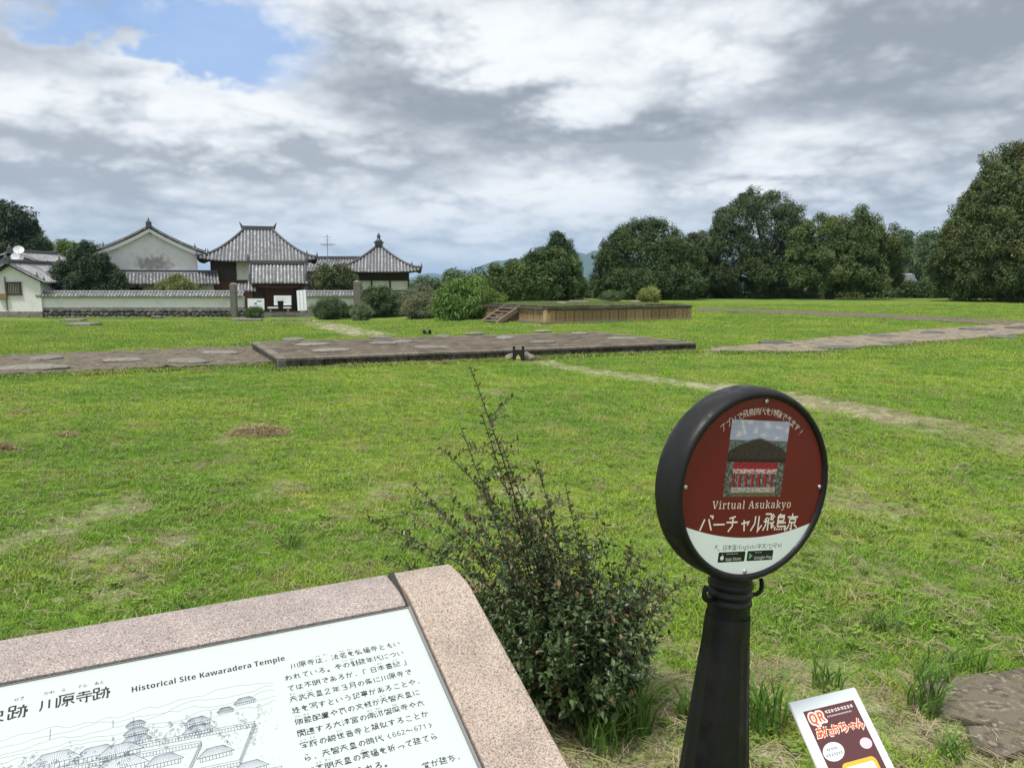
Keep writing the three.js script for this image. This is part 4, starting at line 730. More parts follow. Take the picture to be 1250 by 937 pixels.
{ let b = G(403, 390); bush('clipped_bush', 'large round clipped dark bush beside the leaning board', b, lobesAt(b, -b.z, [[403, 378, 16, 10]]), { color: [0.054, 0.097, 0.027], clump: 0.35, per: 22 }, BG); }
{ let b = G(441, 392.5); bush('clipped_bush', 'small grey green round bush in front of the stone post', b, lobesAt(b, -b.z, [[441, 382, 8, 8.5]]), { color: [0.115, 0.162, 0.074], clump: 0.25, per: 16 }, BG); }
{ let b = G(310.5, 389); bush('clipped_bush', 'small ball shaped bush before the low notice board', b, lobesAt(b, -b.z, [[310.5, 382, 7.5, 5.5]]), { color: [0.057, 0.115, 0.027], clump: 0.22, per: 16 }, BG); }
{ let b = G(425, 388); bush('azalea_bush', 'dark low bush between the clipped bush and stone post', b, lobesAt(b, -b.z, [[424, 381, 8, 7]]), { color: [0.054, 0.095, 0.030], clump: 0.22, per: 14 }, BG); }
{ let b = G(468, 387); bush('azalea_bush', 'wide dark green bush next to the stone post', b, lobesAt(b, -b.z, [[462, 370, 20, 16], [484, 374, 14, 13]]), { color: [0.061, 0.108, 0.035], clump: 0.35, per: 20, spray: 'broad', size: 0.7 }, BG); }
{ let b = G(520, 389.5); bush('azalea_bush', 'bush with pale dry looking foliage beside the bright bush', b, lobesAt(b, -b.z, [[512, 368, 20, 17, -1], [522, 376, 25, 12, 0.6]]), { color: [0.12, 0.15, 0.075], clump: 0.3, per: 18, warm: 0.6 }, BG); }
{ let b = G(571, 390.5); bush('azalea_bush', 'tall bright yellow green bush beside the wooden stair', b, lobesAt(b, -b.z, [[570, 367, 27, 20], [590, 373, 13, 14], [556, 377, 20, 12]]), { color: [0.115, 0.203, 0.035], clump: 0.4, per: 24, spray: 'feather', size: 0.8, vary: 0.2 }, BG); }
{ let b = onGround(749, 47); bush('azalea_bush', 'low dark green bush behind the tan platform', b, lobesAt(b, 47, [[749, 361, 8, 4.5], [743, 362, 5, 3]]), { color: [0.081, 0.135, 0.047], clump: 0.25, per: 14 }, 'bushes behind the tan platform'); }
{ let b = onGround(794, 46); bush('azalea_bush', 'round yellow green bush behind the tan platform', b, lobesAt(b, 46, [[794, 358.5, 9, 5.5], [788, 361, 6, 3]]), { color: [0.203, 0.250, 0.061], clump: 0.25, per: 16 }, 'bushes behind the tan platform'); }
// hedge growth under the trees at the lawn's edge
for (const [x, w, top, c, label] of [[720, 26, 350, [0.074, 0.115, 0.041], 'rough hedge under the gap left of the dome tree'], [850, 40, 352, [0.068, 0.095, 0.041], 'dull rough hedge between the dome and tallest trees'], [988, 24, 357, [0.101, 0.135, 0.047], 'rough hedge beside the forked trunk'], [1060, 40, 356, [0.095, 0.142, 0.041], 'bright rough hedge under the spreading tree'], [1124, 22, 349, [0.068, 0.115, 0.034], 'rounded hedge at the foot of the huge tree'], [1200, 60, 346, [0.081, 0.155, 0.038], 'long bright green hedge below the huge tree'], [1300, 60, 344, [0.081, 0.149, 0.038], 'far end of hedge below the huge tree']]) {
  const d = 70, b = onGround(x, d), list = []; for (let k = -w; k <= w; k += 12) list.push([x + k + rr(-3, 3), (top + 363) / 2 + rr(-1, 2), 10, (363 - top) / 2 + rr(0, 2)]);
  const t = thing('hedge', label.replace(' left of the dome tree', ' beside the dome tree'), 'hedge', b, 0, 'hedges along the lawn edge'); const f = copies('foliage', SPRAY.broad, M.leaf, crownOf(lobesAt(b, d, list), { clump: 0.5, per: 14, color: c, fill: 3, ragged: 0.25 }), t); f.userData.kind = 'stuff';
}
// wooded slopes far behind
function wood(name, label, trees, opt) { const lobes = trees.map(([x, top, r, d]) => { const p = at(x, top, d), R = span(r, d); return [p.x, p.y - R * 1.15, p.z, R, R * 1.15, R]; }); const o = copies(numbered(name), SPRAY.coarse, M.leaf, crownOf(lobes, opt), scene); return describe(o, label, 'woodland', null, 'stuff'); }
{
  const T = []; for (let k = 0; k < 26; k++) { const x = rr(-60, 34), d = rr(92, 120), top = x < 12 ? rr(252, 262) : lerp(262, 292, (x - 12) / 22); T.push([x, top + rr(0, 45) * (k % 3 ? 1 : 0), rr(12, 20), d]); }
  T.push([0, 254, 16, 95], [8, 262, 14, 95], [20, 276, 12, 95], [-20, 246, 20, 95]);
  wood('dark_wood', 'dark wooded slope rising behind the storehouse', T, { clump: 1.0, per: 20, size: 1.1, color: [0.030, 0.054, 0.022], fill: 3, ragged: 0.3 });
  const U = []; for (let k = 0; k < 30; k++) { const x = rr(30, 130), d = rr(95, 125); U.push([x, lerp(284, 300, clamp((x - 30) / 60)) + rr(0, 22), rr(8, 14), d]); }
  wood('bamboo_wood', 'bright green bamboo slope behind the garden tree', U, { clump: 0.8, per: 20, size: 0.8, color: [0.115, 0.176, 0.032], fill: 3, ragged: 0.35 });
  const V = []; for (let k = 0; k < 60; k++) { const x = rr(930, 1330), d = rr(180, 260); V.push([x, lerp(322, 288, clamp((x - 960) / 140)) + rr(0, 34), rr(8, 14), d]); } V.push([1103, 286, 9, 180], [1140, 287, 9, 200]);
  wood('hillside_wood', 'green wooded hillside beyond the lawn', V, { clump: 2.0, per: 18, size: 2.0, color: [0.081, 0.135, 0.041], fill: 3, ragged: 0.3 });
  const X = []; for (let k = 0; k < 60; k++) { const x = rr(470, 900), d = rr(120, 210); X.push([x, rr(341, 351) - (x > 600 ? 2 : 0), rr(6, 11), d]); }
  for (let k = 0; k < 10; k++) X.push([rr(550, 612), rr(335, 343), rr(6, 9), rr(100, 130)]);
  wood('valley_wood', 'low line of trees in the valley below the mountains', X, { clump: 1.4, per: 18, size: 1.4, color: [0.068, 0.105, 0.041], fill: 3, ragged: 0.35 });
}

// ------------------------------------------------------------------ lettering: brush strokes on a ten by ten grid (x then y, from the upper corner)
const GLYPH = {
  ア: '118163 535629', プ: '12726639 8090918180', リ: '2125 717549', で: '1281454779 7385 8294', 飛: '1060 606383 8062 9173 3213 0444 232609 4249 55757797 9476 9678', 鳥: '4031 217174 2127 2272 2474 2595 27979988 0709 2829 4849 6869', 京: '4042 0292 2373752523 454938 2609 6698',
  バ: '3208 6298 7081 9092', ー: '0595', チ: '7122 0494 515629', ャ: '258476 4359', ル: '313509 616996', 時: '0131380801 0434 4292 6064 4494 4696 858979 5768', 代: '2004 1319 3493 50659997 8091', を: '1272 4015 155357 833548 4889', 体: '2004 1319 3292 6069 6236 6297 5777', 験: '0040 0006 2006 0242 0444 06464838 0809 1819 7043 7093 6383 5494965654 737749 7799', き: '1281 1483 4076 273979', ま: '1282 1484 505829174789', す: '0292 5056363454 5639', '！': '5056 5859',
  は: '1119 3393 616849376799', '、': '2739', '。': '1737391917', と: '3044 83263989', も: '5047698886 2373 2575', い: '121738 7296', わ: '3039 034308 25739669', れ: '3039 034308 25727898', て: '1281454779', る: '21712664875948', そ: '217114944669', の: '52381632729569', つ: '0462947748', あ: '1282 404758 74481825759769', か: '03636749 3019 8295', が: '03636749 3019 7294 8091', に: '1119 4292 465898', こ: '2282 174989', や: '05629466 2259 4062', ら: '3061 2327648749', う: '3061 1463857849', っ: '1675968879', た: '0252 3009 5595 576999', ち: '0282 402664866839', ゃ: '15649576 3359 4354', ん: '500935556996', え: '3061 1373 7309 4556 5999', し: '21276998', せ: '0494 7176 222888',
  川: '111609 5158 9199', 原: '0090 101609 4142 3282853532 3484 555949 4628 7698', 寺: '1181 4043 0393 0595 646959 2638', 跡: '0030330300 2328 2545 0509 0948 7072 4292 626659 828979 5446 9496', 史: '1282851512 505509 2599', 法: '0011 0314 0926 4292 6064 3494 644888 7699', 名: '4004 31814507 2343 3686893936', 弘: '0131330305353819 614888 7599', 福: '1021 023206 2429 2536 4090 5282845452 4595994945 6569 4797',
  創: '3003 3053 2343 1545 1347 4347 2757592927 8187 909979', 建: '418184 3393 3696 6067 00300535 3509 0899', 年: '2003 1292 2427 2484 0797 5259', 不: '0191 6106 5259 6497', 明: '0131380801 0434 519199 515739 5393 5595', 日: '2181892921 2585', 本: '0292 5059 5207 5297 3777', 書: '218183 0292 2383 0595 5055 2686892926 2878', 紀: '2002 3204 0434 2529 0709 3848 51919454 54589897', '『': '2129 2161', '』': '7179 7939',
  天: '1181 0494 5109 5499', 武: '1151 0393 3439 3656 1619 0949 50669997 8091', 皇: '4031 2171742421 2272 1686 4649 1888 0999', '２': '133161731989', '３': '1231717445867929', 月: '20808979 202609 2383 2686', 条: '3003 317105 2396 0696 5459 4619 6689', 経: '2002 3204 0434 2529 0709 3848 417135 4185 5595 7559 4999', 写: '02009092 3234 3282 3484 849979 0666', 記: '2031 0242 1434 1636 1838391918 51919454 54589897', 事: '0191 2282842422 1585 0696 1787 505949',
  伽: '2004 1319 32625949 4138 7292987872', 藍: '0191 2022 7072 1318 1353 1555 5393 6284 1696 3639 6669 0999', 配: '0141 0343490903 1113 3133 0646 51919454 54589897', 置: '1181831311 4143 6163 0494 4445 2575782825 2676 2777 0509 0999', 瓦: '0191 2129 2949 3272 7299 4354', 文: '5052 0292 2399 7309', 様: '0343 2029 2306 2346 5061 9071 5292 4494 7179 5748 7699', 智: '1003 0141 0343 2105 2345 5191945451 2686892926 2777',
  関: '0009 00404303 0242 50909989 505393 5292 2575 2777 5529 5679', 連: '0112 04240709 0999 3191 4282854542 4383 3696 6067', 大: '0393 5009 5399', 津: '0011 0314 0926 418184 3292 4484 3696 6069', 宮: '5051 03019193 2373752523 1787891917 4557', 南: '1181 5053 0903 0393 939989 2575 1787 5559 3344 7364', 滋: '0011 0314 0926 4051 8071 3292 524457 5749 827487 8779', 賀: '0242 4244 2005 5191945451 2686892926 2777 2919 8899', 廃: '5051 0191 110609 2343 4327 9364 3696 5728 6559 6799', 太: '0393 5009 5399 3849',
  宰: '5051 03019193 2474 3545 6556 1787 5459', 府: '5051 0191 110609 4214 2429 4494 747969 5567', 観: '2012 0242 0444 2428 0848 0646 0409 5191965651 5393 5649 7679 7999', 世: '0393 2028 2898 5056 8056 5686', 音: '5051 1181 3143 7163 0494 2585892925 2777', 類: '1011 3021 0242 2025 0646 2509 2549 5090 5282875752 5484 5585 6749 7799', 似: '2004 1319 313857 4253 8176 7649 7799', 冥: '02009092 2171742421 2272 4445 0696 3708 6799', 祈: '1021 023206 2429 2536 8052 524649 5494 7479', 斉: '5051 0191 2164 7134 2609 7679 2676 2878', 堂: '5052 2032 8062 03029293 3464663634 2777 5659 0999', 考: '1161 4043 0393 8007 4575 4547 477759',
  '（': '725589', '）': '225529', '〜': '0523457595', 語: '2031 0242 1434 1636 1838391918 4191 6145 4484 8447 4494 5787895957', 中: '1282861612 5059', 한: '1010 1242 0343 2527 4547 8089 8495 2979', 국: '218183 0494 4447 2678 7879', 어: '2343472723 8089 6585',
};
function glyphs(x, text, left, top, size, advance, weight, squeeze = 1) {   // draws text; returns the end
  x.lineCap = 'butt'; x.lineJoin = 'miter';
  for (const ch of text) {
    if (/[0-9A-Za-z/]/.test(ch)) { x.font = `${size * 0.95}px sans-serif`; x.fillText(ch, left, top + size * 0.88); left += x.measureText(ch).width + size * 0.06; continue; }
    const g = GLYPH[ch];
    if (g) for (const s of g.split(' ')) { x.lineWidth = weight * size; x.beginPath(); for (let i = 0; i < s.length; i += 2) { const X = left + (0.06 + 0.097 * +s[i]) * size * squeeze, Y = top + (0.06 + 0.097 * +s[i + 1]) * size; if (i) x.lineTo(X, Y); else x.moveTo(X, Y); } x.stroke(); }
    left += advance;
  }
  return left;
}
const printed = (c, m = {}) => { const t = new THREE.CanvasTexture(c); t.colorSpace = THREE.SRGBColorSpace; t.anisotropy = 8; return std([1, 1, 1], m.roughness ?? 0.4, { map: t, ...m }); };

// ------------------------------------------------------------------ the granite information board
{
  const u = new THREE.Vector3(0.89687274, 0, -0.44228869), v = new THREE.Vector3(-0.41151317, 0.36650123, -0.83446615), n = u.clone().cross(v).normalize();
  const o = new THREE.Vector3(-0.2275, 0.9, -1.6056), t = thing('information_board', 'sloping pink granite information board with white printed panel and temple drawing', 'information board', o);
  t.quaternion.setFromRotationMatrix(new THREE.Matrix4().makeBasis(u, v, n));
  const K = 2048, W = 1.0, H = 0.62, c = document.createElement('canvas'); c.width = K * W; c.height = Math.round(K * H); const x = c.getContext('2d');
  const X = (a) => (a + W) * K, Y = (b) => -b * K;
  x.fillStyle = '#c0c8c5'; x.fillRect(0, 0, c.width, c.height);
  x.strokeStyle = '#23272b'; x.fillStyle = '#23272b';
  glyphs(x, '史跡', X(-0.768), Y(-0.048), 62, 68, 0.1); glyphs(x, '川原寺跡', X(-0.689), Y(-0.046), 58, 56, 0.1);
  for (const [s, a] of [['し', -0.755], ['せき', -0.728], ['かわ', -0.683], ['ら', -0.657], ['てら', -0.632], ['あと', -0.605]]) glyphs(x, s, X(a), Y(-0.031), 17, 17, 0.08);
  x.font = 'bold 36px sans-serif'; x.save(); x.translate(X(-0.546), Y(-0.0735)); x.scale(0.272 * K / x.measureText('Historical Site Kawaradera Temple').width, 1); x.fillText('Historical Site Kawaradera Temple', 0, 0); x.restore();
  const body = ['　川原寺は、法名を弘福寺ともい', 'われている。その創建年代につい', 'ては不明であるが、『日本書紀』', '天武天皇２年３月の条に川原寺で', '経を写すという記事があることや、', '伽藍配置や瓦の文様が天智天皇に', '関連する大津宮の南滋賀廃寺や太', '宰府の観世音寺と類似することか', 'ら、天智天皇の時代（662〜671）', 'に斉明天皇の冥福を祈って建てら', 'れたと考えられる。', '　　　　　　　　　　　　堂が建ち、'];
  body.forEach((line, i) => glyphs(x, line, X(-0.284), Y(-0.0835 - i * 0.0257), 30, 32.6, 0.1));
  for (const [i, list] of [[0, [4, 5, 7, 8]], [1, [7, 8]], [2, [11, 13]], [3, [0, 2]], [5, [0, 1, 10]], [6, [8, 9, 11]], [7, [0, 1, 4]], [9, [1, 2, 6]]]) for (const k of list) glyphs(x, pick(['か', 'し', 'ら', 'き', 'て', 'の']) + pick(['い', 'う', 'ん', 'つ']), X(-0.284) + k * 32.6 + 4, Y(-0.0775 - i * 0.0257), 10, 11, 0.1);
  // line drawing of the old temple precinct: hills, walled courts, halls and a pagoda
  const ink = (w, a = 1) => { x.strokeStyle = `rgba(52,60,74,${a})`; x.lineWidth = w; };
  const line = (pts) => { x.beginPath(); pts.forEach(([a, b], i) => (i ? x.lineTo(X(a), Y(b)) : x.moveTo(X(a), Y(b)))); x.stroke(); };
  ink(1.4, 0.55); for (let k = 0; k < 5; k++) { const pts = []; for (let a = -0.99; a < -0.3; a += 0.006) pts.push([a, -0.118 - 0.012 * k + 0.012 * fbm2(a * 9 + k * 5, k, 4) + (a + 0.99) * 0.004]); line(pts); }
  const court = (a, b, w, h, skew) => { ink(1.6, 0.8); for (const [p, q] of [[[a, b], [a + w, b - skew]], [[a + w, b - skew], [a + w - h * 0.5, b - skew - h]], [[a + w - h * 0.5, b - skew - h], [a - h * 0.5, b - h]], [[a - h * 0.5, b - h], [a, b]]]) { for (const z of [0, 0.004, 0.011]) line([[p[0], p[1] - z], [q[0], q[1] - z]]); const L = Math.hypot(q[0] - p[0], q[1] - p[1]); for (let s = 0; s < L; s += 0.005) { const f = s / L, A = lerp(p[0], q[0], f), B = lerp(p[1], q[1], f); line([[A, B - 0.004], [A, B - 0.011]]); } } };
  court(-0.55, -0.185, 0.2, 0.07, 0.012); court(-0.74, -0.19, 0.3, 0.14, 0.02); court(-0.66, -0.27, 0.34, 0.12, 0.03); court(-0.92, -0.2, 0.16, 0.12, 0.01);
  const hall = (a, b, w, tiers = 1) => { for (let k = 0; k < tiers; k++) { const B = b + k * w * 0.34, s = w * (1 - k * 0.17), h = s * 0.26; x.fillStyle = '#c9d1d3'; x.beginPath(); x.moveTo(X(a - s / 2), Y(B)); x.lineTo(X(a - s * 0.22), Y(B + h)); x.lineTo(X(a + s * 0.22), Y(B + h)); x.lineTo(X(a + s / 2), Y(B)); x.fill(); ink(1.8, 0.95); line([[a - s / 2, B], [a - s * 0.22, B + h], [a + s * 0.22, B + h], [a + s / 2, B], [a - s / 2, B]]); ink(1.1, 0.8); for (let q = -0.46; q < 0.47; q += 0.045) line([[a + q * s, B], [a + q * s * 0.46, B + h]]); ink(1.6, 0.9); line([[a - s * 0.42, B], [a - s * 0.42, B - h * 0.5], [a + s * 0.42, B - h * 0.5], [a + s * 0.42, B]]); for (let q = -0.36; q < 0.4; q += 0.09) line([[a + q * s, B], [a + q * s, B - h * 0.5]]); } };
  for (const [a, b, w, k] of [[-0.443, -0.19, 0.055, 2], [-0.54, -0.18, 0.05, 3], [-0.6, -0.19, 0.07, 1], [-0.66, -0.185, 0.08, 1], [-0.565, -0.225, 0.085, 2], [-0.64, -0.235, 0.075, 1], [-0.7, -0.215, 0.08, 1], [-0.5, -0.235, 0.06, 1], [-0.76, -0.24, 0.07, 1], [-0.58, -0.28, 0.09, 1], [-0.68, -0.285, 0.075, 1], [-0.42, -0.245, 0.06, 1], [-0.37, -0.29, 0.06, 1], [-0.48, -0.31, 0.08, 1], [-0.6, -0.34, 0.09, 1], [-0.76, -0.31, 0.08, 1], [-0.36, -0.15, 0.04, 1], [-0.395, -0.16, 0.03, 1], [-0.86, -0.27, 0.08, 1], [-0.7, -0.36, 0.08, 1], [-0.9, -0.34, 0.09, 1]]) hall(a, b, w, k);
  ink(1.8, 0.9); for (const [a, b, h] of [[-0.669, -0.137, 0.022], [-0.543, -0.155, 0.024], [-0.575, -0.14, 0.015]]) line([[a, b], [a, b + h]]);
  ink(1.3, 0.45); for (let k = 0; k < 2600; k++) { const a = rr(-0.98, -0.315), b = rr(-0.6, -0.16), s = rr(0.001, 0.004); line([[a, b], [a + s, b + rr(-0.002, 0.002)]]); }
  for (let k = 0; k < 900; k++) { const a = rr(-0.95, -0.33), b = -0.15 - 0.12 * Math.abs(fbm2(a * 12, 4)) - rr(0, 0.03); ink(1.4, 0.6); x.beginPath(); x.arc(X(a), Y(b), rr(2, 5), rr(0, 6), rr(6, 9)); x.stroke(); }
  for (let k = 0; k < 240; k++) { x.fillStyle = `rgba(90,92,84,${rr(0.03, 0.14)})`; x.beginPath(); x.ellipse(X(rr(-1, 0)), Y(rr(-0.6, 0)), rr(1, 4), rr(1, 3), rr(0, 3), 0, 7); x.fill(); }   // specks of dirt
  const face = new THREE.PlaneGeometry(W, H).translate(-W / 2, -H / 2, -0.003), f = new THREE.Mesh(face, printed(c, { roughness: 0.28 })); f.name = 'printed_panel'; t.add(shadowed(f));
  part('panel_backing', box(1.22, 0.7, 0.02, -0.61, -0.35, -0.015), M.grey, t);
  part('panel_bezel', [box(0.005, 0.7, 0.012, 0.0025, -0.35, -0.004), box(1.22, 0.003, 0.012, -0.61, 0.0015, -0.007)], M.grey, t);
  // granite members; the upper ones bend to level along their top
  const member = (low, x0, x1, m) => { const s = new THREE.Shape([[low, -0.15], [low, 0.0], [0.022, 0.001], [0.05, -0.004], [0.085, -0.0145], [0.128, -0.029], [0.143, -0.037], [0.149, -0.05], [0.149, -0.15]].map(([a, b]) => new THREE.Vector2(a, b))); const g = new THREE.ExtrudeGeometry(s, { depth: x1 - x0 - 0.012, bevelEnabled: true, bevelSize: 0.005, bevelThickness: 0.006, bevelSegments: 3, steps: 1 }); g.applyMatrix4(new THREE.Matrix4().makeBasis(new THREE.Vector3(0, 1, 0), new THREE.Vector3(0, 0, 1), new THREE.Vector3(1, 0, 0))).translate(x0 + 0.006, 0, 0); return part('granite_member', g, m, t); };
  member(0.008, -1.37, -0.003, M.graniteGrey);
  member(-0.86, 0.010, 0.157, M.granitePink);
  part('granite_member', rbox(1.23, 0.15, 0.15, -0.612, -0.785, -0.075, 0.006), M.graniteGrey, t);
  part('granite_member', rbox(0.147, 1.0, 0.15, -1.30, -0.36, -0.0755, 0.006), M.granitePink, t);
  part('joint_mortar', box(0.013, 0.128, 0.12, 0.0035, 0.071, -0.078), M.mortar, t);
  // plinth under the board
  const inv = t.quaternion.clone().invert();
  for (const a of [-1.0, -0.15]) { const q = part('pedestal', rbox(0.22, 0.78, 0.34, 0, 0, 0, 0.01), M.graniteGrey, t); const w = new THREE.Vector3(a, -0.38, -0.1).applyQuaternion(t.quaternion).add(o); q.position.copy(new THREE.Vector3(w.x, 0.36, w.z).sub(o).applyQuaternion(inv)); q.quaternion.copy(inv).multiply(new THREE.Quaternion().setFromAxisAngle(new THREE.Vector3(0, 1, 0), Math.atan2(0.44228869, 0.89687274))); }
}

// ------------------------------------------------------------------ the round sign on its pole
{
  const yaw = 24.5 * Math.PI / 180, roll = -3.6 * Math.PI / 180, discRoll = -2.6 * Math.PI / 180, C = at(922, 594, 1.72), height = 1.15;
  const q = new THREE.Quaternion().setFromAxisAngle(new THREE.Vector3(0, 1, 0), yaw).multiply(new THREE.Quaternion().setFromAxisAngle(new THREE.Vector3(0, 0, 1), roll));
  const up = new THREE.Vector3(0, 1, 0).applyQuaternion(q), ahead = new THREE.Vector3(0, 0, 1).applyQuaternion(q), base = C.clone().addScaledVector(ahead, -0.052).addScaledVector(up, -C.y / up.y + 0);
  base.y = 0;
  const t = thing('round_sign', 'round dark red sign in a black ring on a fluted black pole', 'sign', base); t.quaternion.copy(q);
  const hc = C.clone().sub(base).dot(up);
  const ring = new THREE.LatheGeometry([[0.2055, -0.004], [0.2065, 0.004], [0.2125, 0.0085], [0.2195, 0.006], [0.2245, -0.002], [0.2275, -0.014], [0.2285, -0.03], [0.2285, -0.058], [0.2265, -0.07], [0.221, -0.079], [0.21, -0.083], [0.0005, -0.083]].map(([a, b]) => new THREE.Vector2(a, b)), 96).rotateX(Math.PI / 2);
  const head = new THREE.Group(); head.name = 'head'; head.position.set(0, hc, 0.052); head.rotation.z = discRoll; t.add(head);
  part('ring', ring, M.black, head);
  const S = 1024, c = document.createElement('canvas'); c.width = c.height = S; const x = c.getContext('2d'), R = S / 2, X = (a) => R + a * R, Y = (b) => R - b * R;
  x.fillStyle = '#6b131d'; x.fillRect(0, 0, S, S);
  x.fillStyle = '#edf2f5'; x.beginPath(); x.moveTo(X(-1), Y(-0.40)); x.quadraticCurveTo(X(0), Y(-0.76), X(1), Y(-0.40)); x.lineTo(S, S); x.lineTo(0, S); x.fill();
  x.strokeStyle = '#e8dcd6'; x.fillStyle = '#e8dcd6';
  const arc = 'アプリで飛鳥時代を体験できます！'; [...arc].forEach((ch, i) => { const a = (130 - i * 82 / (arc.length - 1)) * Math.PI / 180; x.save(); x.translate(X(0.85 * Math.cos(a)), Y(0.85 * Math.sin(a))); x.rotate(Math.PI / 2 - a); glyphs(x, ch, -23, -24, 46, 0, 0.075); x.restore(); });
  // picture panel: pale sky, dark tiled roof, red hall, grey court
  const px0 = X(-0.44), py0 = Y(0.745), pw = 0.83 * R, ph = 0.85 * R, fx = (a) => px0 + a * pw, fy = (b) => py0 + b * ph, poly = (col, pts) => { x.fillStyle = col; x.beginPath(); pts.forEach(([a, b], i) => (i ? x.lineTo(fx(a), fy(b)) : x.moveTo(fx(a), fy(b)))); x.fill(); };
  const shade = (a, b, f) => { for (let j = 0; j < ph; j += 3) for (let i = 0; i < pw; i += 3) { const A = i / pw, B = j / ph; if (B < a || B > b) continue; const c = f(A, B); if (c) { x.fillStyle = `rgb(${c.map((v) => Math.round(clamp(v, 0, 255))).join(',')})`; x.fillRect(px0 + i, py0 + j, 3, 3); } } };
  const roofLine = (A) => 0.44 - 0.20 * Math.pow(1 - Math.min(1, Math.abs(A - 0.5) / 0.5), 0.55) - 0.012 * Math.abs(A - 0.5);
  shade(0, 1, (A, B) => {                        // a photograph of a red hall: sky, far hill, tiled roof, red beams and pillars, pale court
    const n = 22 * fbm2(A * 14, B * 14, 4, 0.65), g = 40 * (speckle(Math.round(A * 400), Math.round(B * 400), 2) - 0.5);
    if (B < 0.26 && B < roofLine(A) - 0.02) { const w = smooth(0, 0.5, fbm2(A * 4, B * 7 + 3, 4)); return mix3([176, 190, 222], [222, 227, 236], w).map((v) => v + g * 0.2); }
    if (B < roofLine(A)) return mix3([66, 84, 84], [120, 138, 134], clamp(0.5 + n / 20)).map((v) => v + g);
    if (B < 0.5) { const rib = (Math.floor(A * 46) % 2) * 16; return [38 + rib + n + g, 34 + rib + n + g, 39 + rib + n + g]; }
    if (B < 0.55) return [30 + n + g * 0.6, 22 + n, 25 + n];
    if (A < 0.12 || A > 0.88) return mix3([52, 64, 62], [150, 156, 156], clamp(0.35 + n / 18)).map((v) => v + g * 0.6);
    if (B < 0.64) return Math.floor(A * 30 + B * 60) % 4 ? [168 + n + g * 0.6, 30 + n * 0.5, 56 + n * 0.5] : [110 + n, 24, 42];
    if (B < 0.70) return mix3([226, 216, 216], [150, 60, 76], clamp(0.3 + n / 16)).map((v) => v + g * 0.4);
    if (B < 0.88) { const q = (A * 9) % 1; return q < 0.3 ? [172 + n, 34 + n * 0.4, 54 + n * 0.4] : q < 0.42 ? [40, 30, 34] : mix3([66, 68, 74], [176, 172, 170], clamp(0.3 + n / 14)).map((v) => v + g * 0.5); }
    if (B < 0.945) return mix3([206, 204, 202], [140, 138, 134], clamp(0.4 + n / 18)).map((v) => v + g * 0.4);
    return [104 + n + g, 100 + n + g, 78 + n + g];
  });
  x.fillStyle = '#e8dcd6'; x.strokeStyle = '#efe6e0'; x.font = '62px serif'; { let a = X(-0.57); const s = 'Virtual Asukakyo', extra = (1.14 * R - x.measureText(s).width) / (s.length - 1); for (const ch of s) { x.fillText(ch, a, Y(-0.245)); a += x.measureText(ch).width + extra; } }
  glyphs(x, 'バーチャル飛鳥京', X(-0.71), Y(-0.30), 112, 91, 0.088, 0.82);
  x.strokeStyle = '#3c4248'; x.fillStyle = '#3c4248'; glyphs(x, '文', X(-0.47), Y(-0.645), 26, 0, 0.09); x.font = '20px sans-serif'; x.fillText('A', X(-0.42), Y(-0.72)); glyphs(x, '日本語/English/中文/한국어', X(-0.36), Y(-0.65), 35, 35, 0.085);
  for (const [a, word] of [[-0.40, 'App Store'], [0.01, 'Google Play']]) { x.fillStyle = '#16181b'; x.beginPath(); x.roundRect(X(a), Y(-0.735), 0.38 * R, 0.115 * R, 7); x.fill(); x.fillStyle = '#e9ebec'; x.font = '26px sans-serif'; x.fillText(word, X(a + 0.105), Y(-0.835), 0.265 * R); x.font = '11px sans-serif'; x.fillText(word[0] === 'A' ? 'Download on the' : 'GET IT ON', X(a + 0.11), Y(-0.765)); if (word[0] === 'A') { x.beginPath(); x.arc(X(a + 0.055), Y(-0.80), 13, 0, 7); x.fill(); x.fillRect(X(a + 0.055), Y(-0.755), 4, 7); } else { [['#4fb6e8', 0], ['#e5484d', 1], ['#55b569', 2]].forEach(([col, k]) => { x.fillStyle = col; x.beginPath(); x.moveTo(X(a + 0.03), Y(-0.758) + k * 6); x.lineTo(X(a + 0.085), Y(-0.795)); x.lineTo(X(a + 0.03), Y(-0.832) - (2 - k) * 6); x.fill(); }); } }
  const f = new THREE.Mesh(new THREE.CircleGeometry(0.2062, 96), printed(c, { roughness: 0.35 })); f.name = 'printed_face'; head.add(shadowed(f));
  for (const a of [0, 1, 2, 3]) part('screw', new THREE.SphereGeometry(0.0055, 12, 8).scale(1, 1, 0.6).translate(0.199 * Math.cos(a * Math.PI / 2), 0.199 * Math.sin(a * Math.PI / 2), 0.002), M.metal, head);
  // neck with rings, side hooks, fluted tapering pole
  const top = hc - 0.222;
  part('neck', new THREE.LatheGeometry([[0.05, -0.01], [0.05, 0.03], [0.0535, 0.034], [0.0535, 0.041], [0.048, 0.045], [0.048, 0.051], [0.0535, 0.055], [0.0535, 0.062], [0.048, 0.066], [0.048, 0.072], [0.0535, 0.076], [0.0535, 0.083], [0.048, 0.087], [0.05, 0.115], [0.05, 0.14]].map(([a, b]) => new THREE.Vector2(a, b)), 40).translate(0, top - 0.105, 0), M.black, t);
  for (const e of [-1, 1]) part('hook', tube([[e * 0.045, top - 0.055, 0.0], [e * 0.068, top - 0.057, 0.01], [e * 0.084, top - 0.05, 0.012], [e * 0.086, top - 0.03, 0.012], [e * 0.082, top - 0.02, 0.012]], 0.0055, 20, 8), M.black, t);
  const H = top - 0.1, g = new THREE.CylinderGeometry(0.052, 0.12, H, 120, 40, true).translate(0, H / 2, 0), p = g.attributes.position;
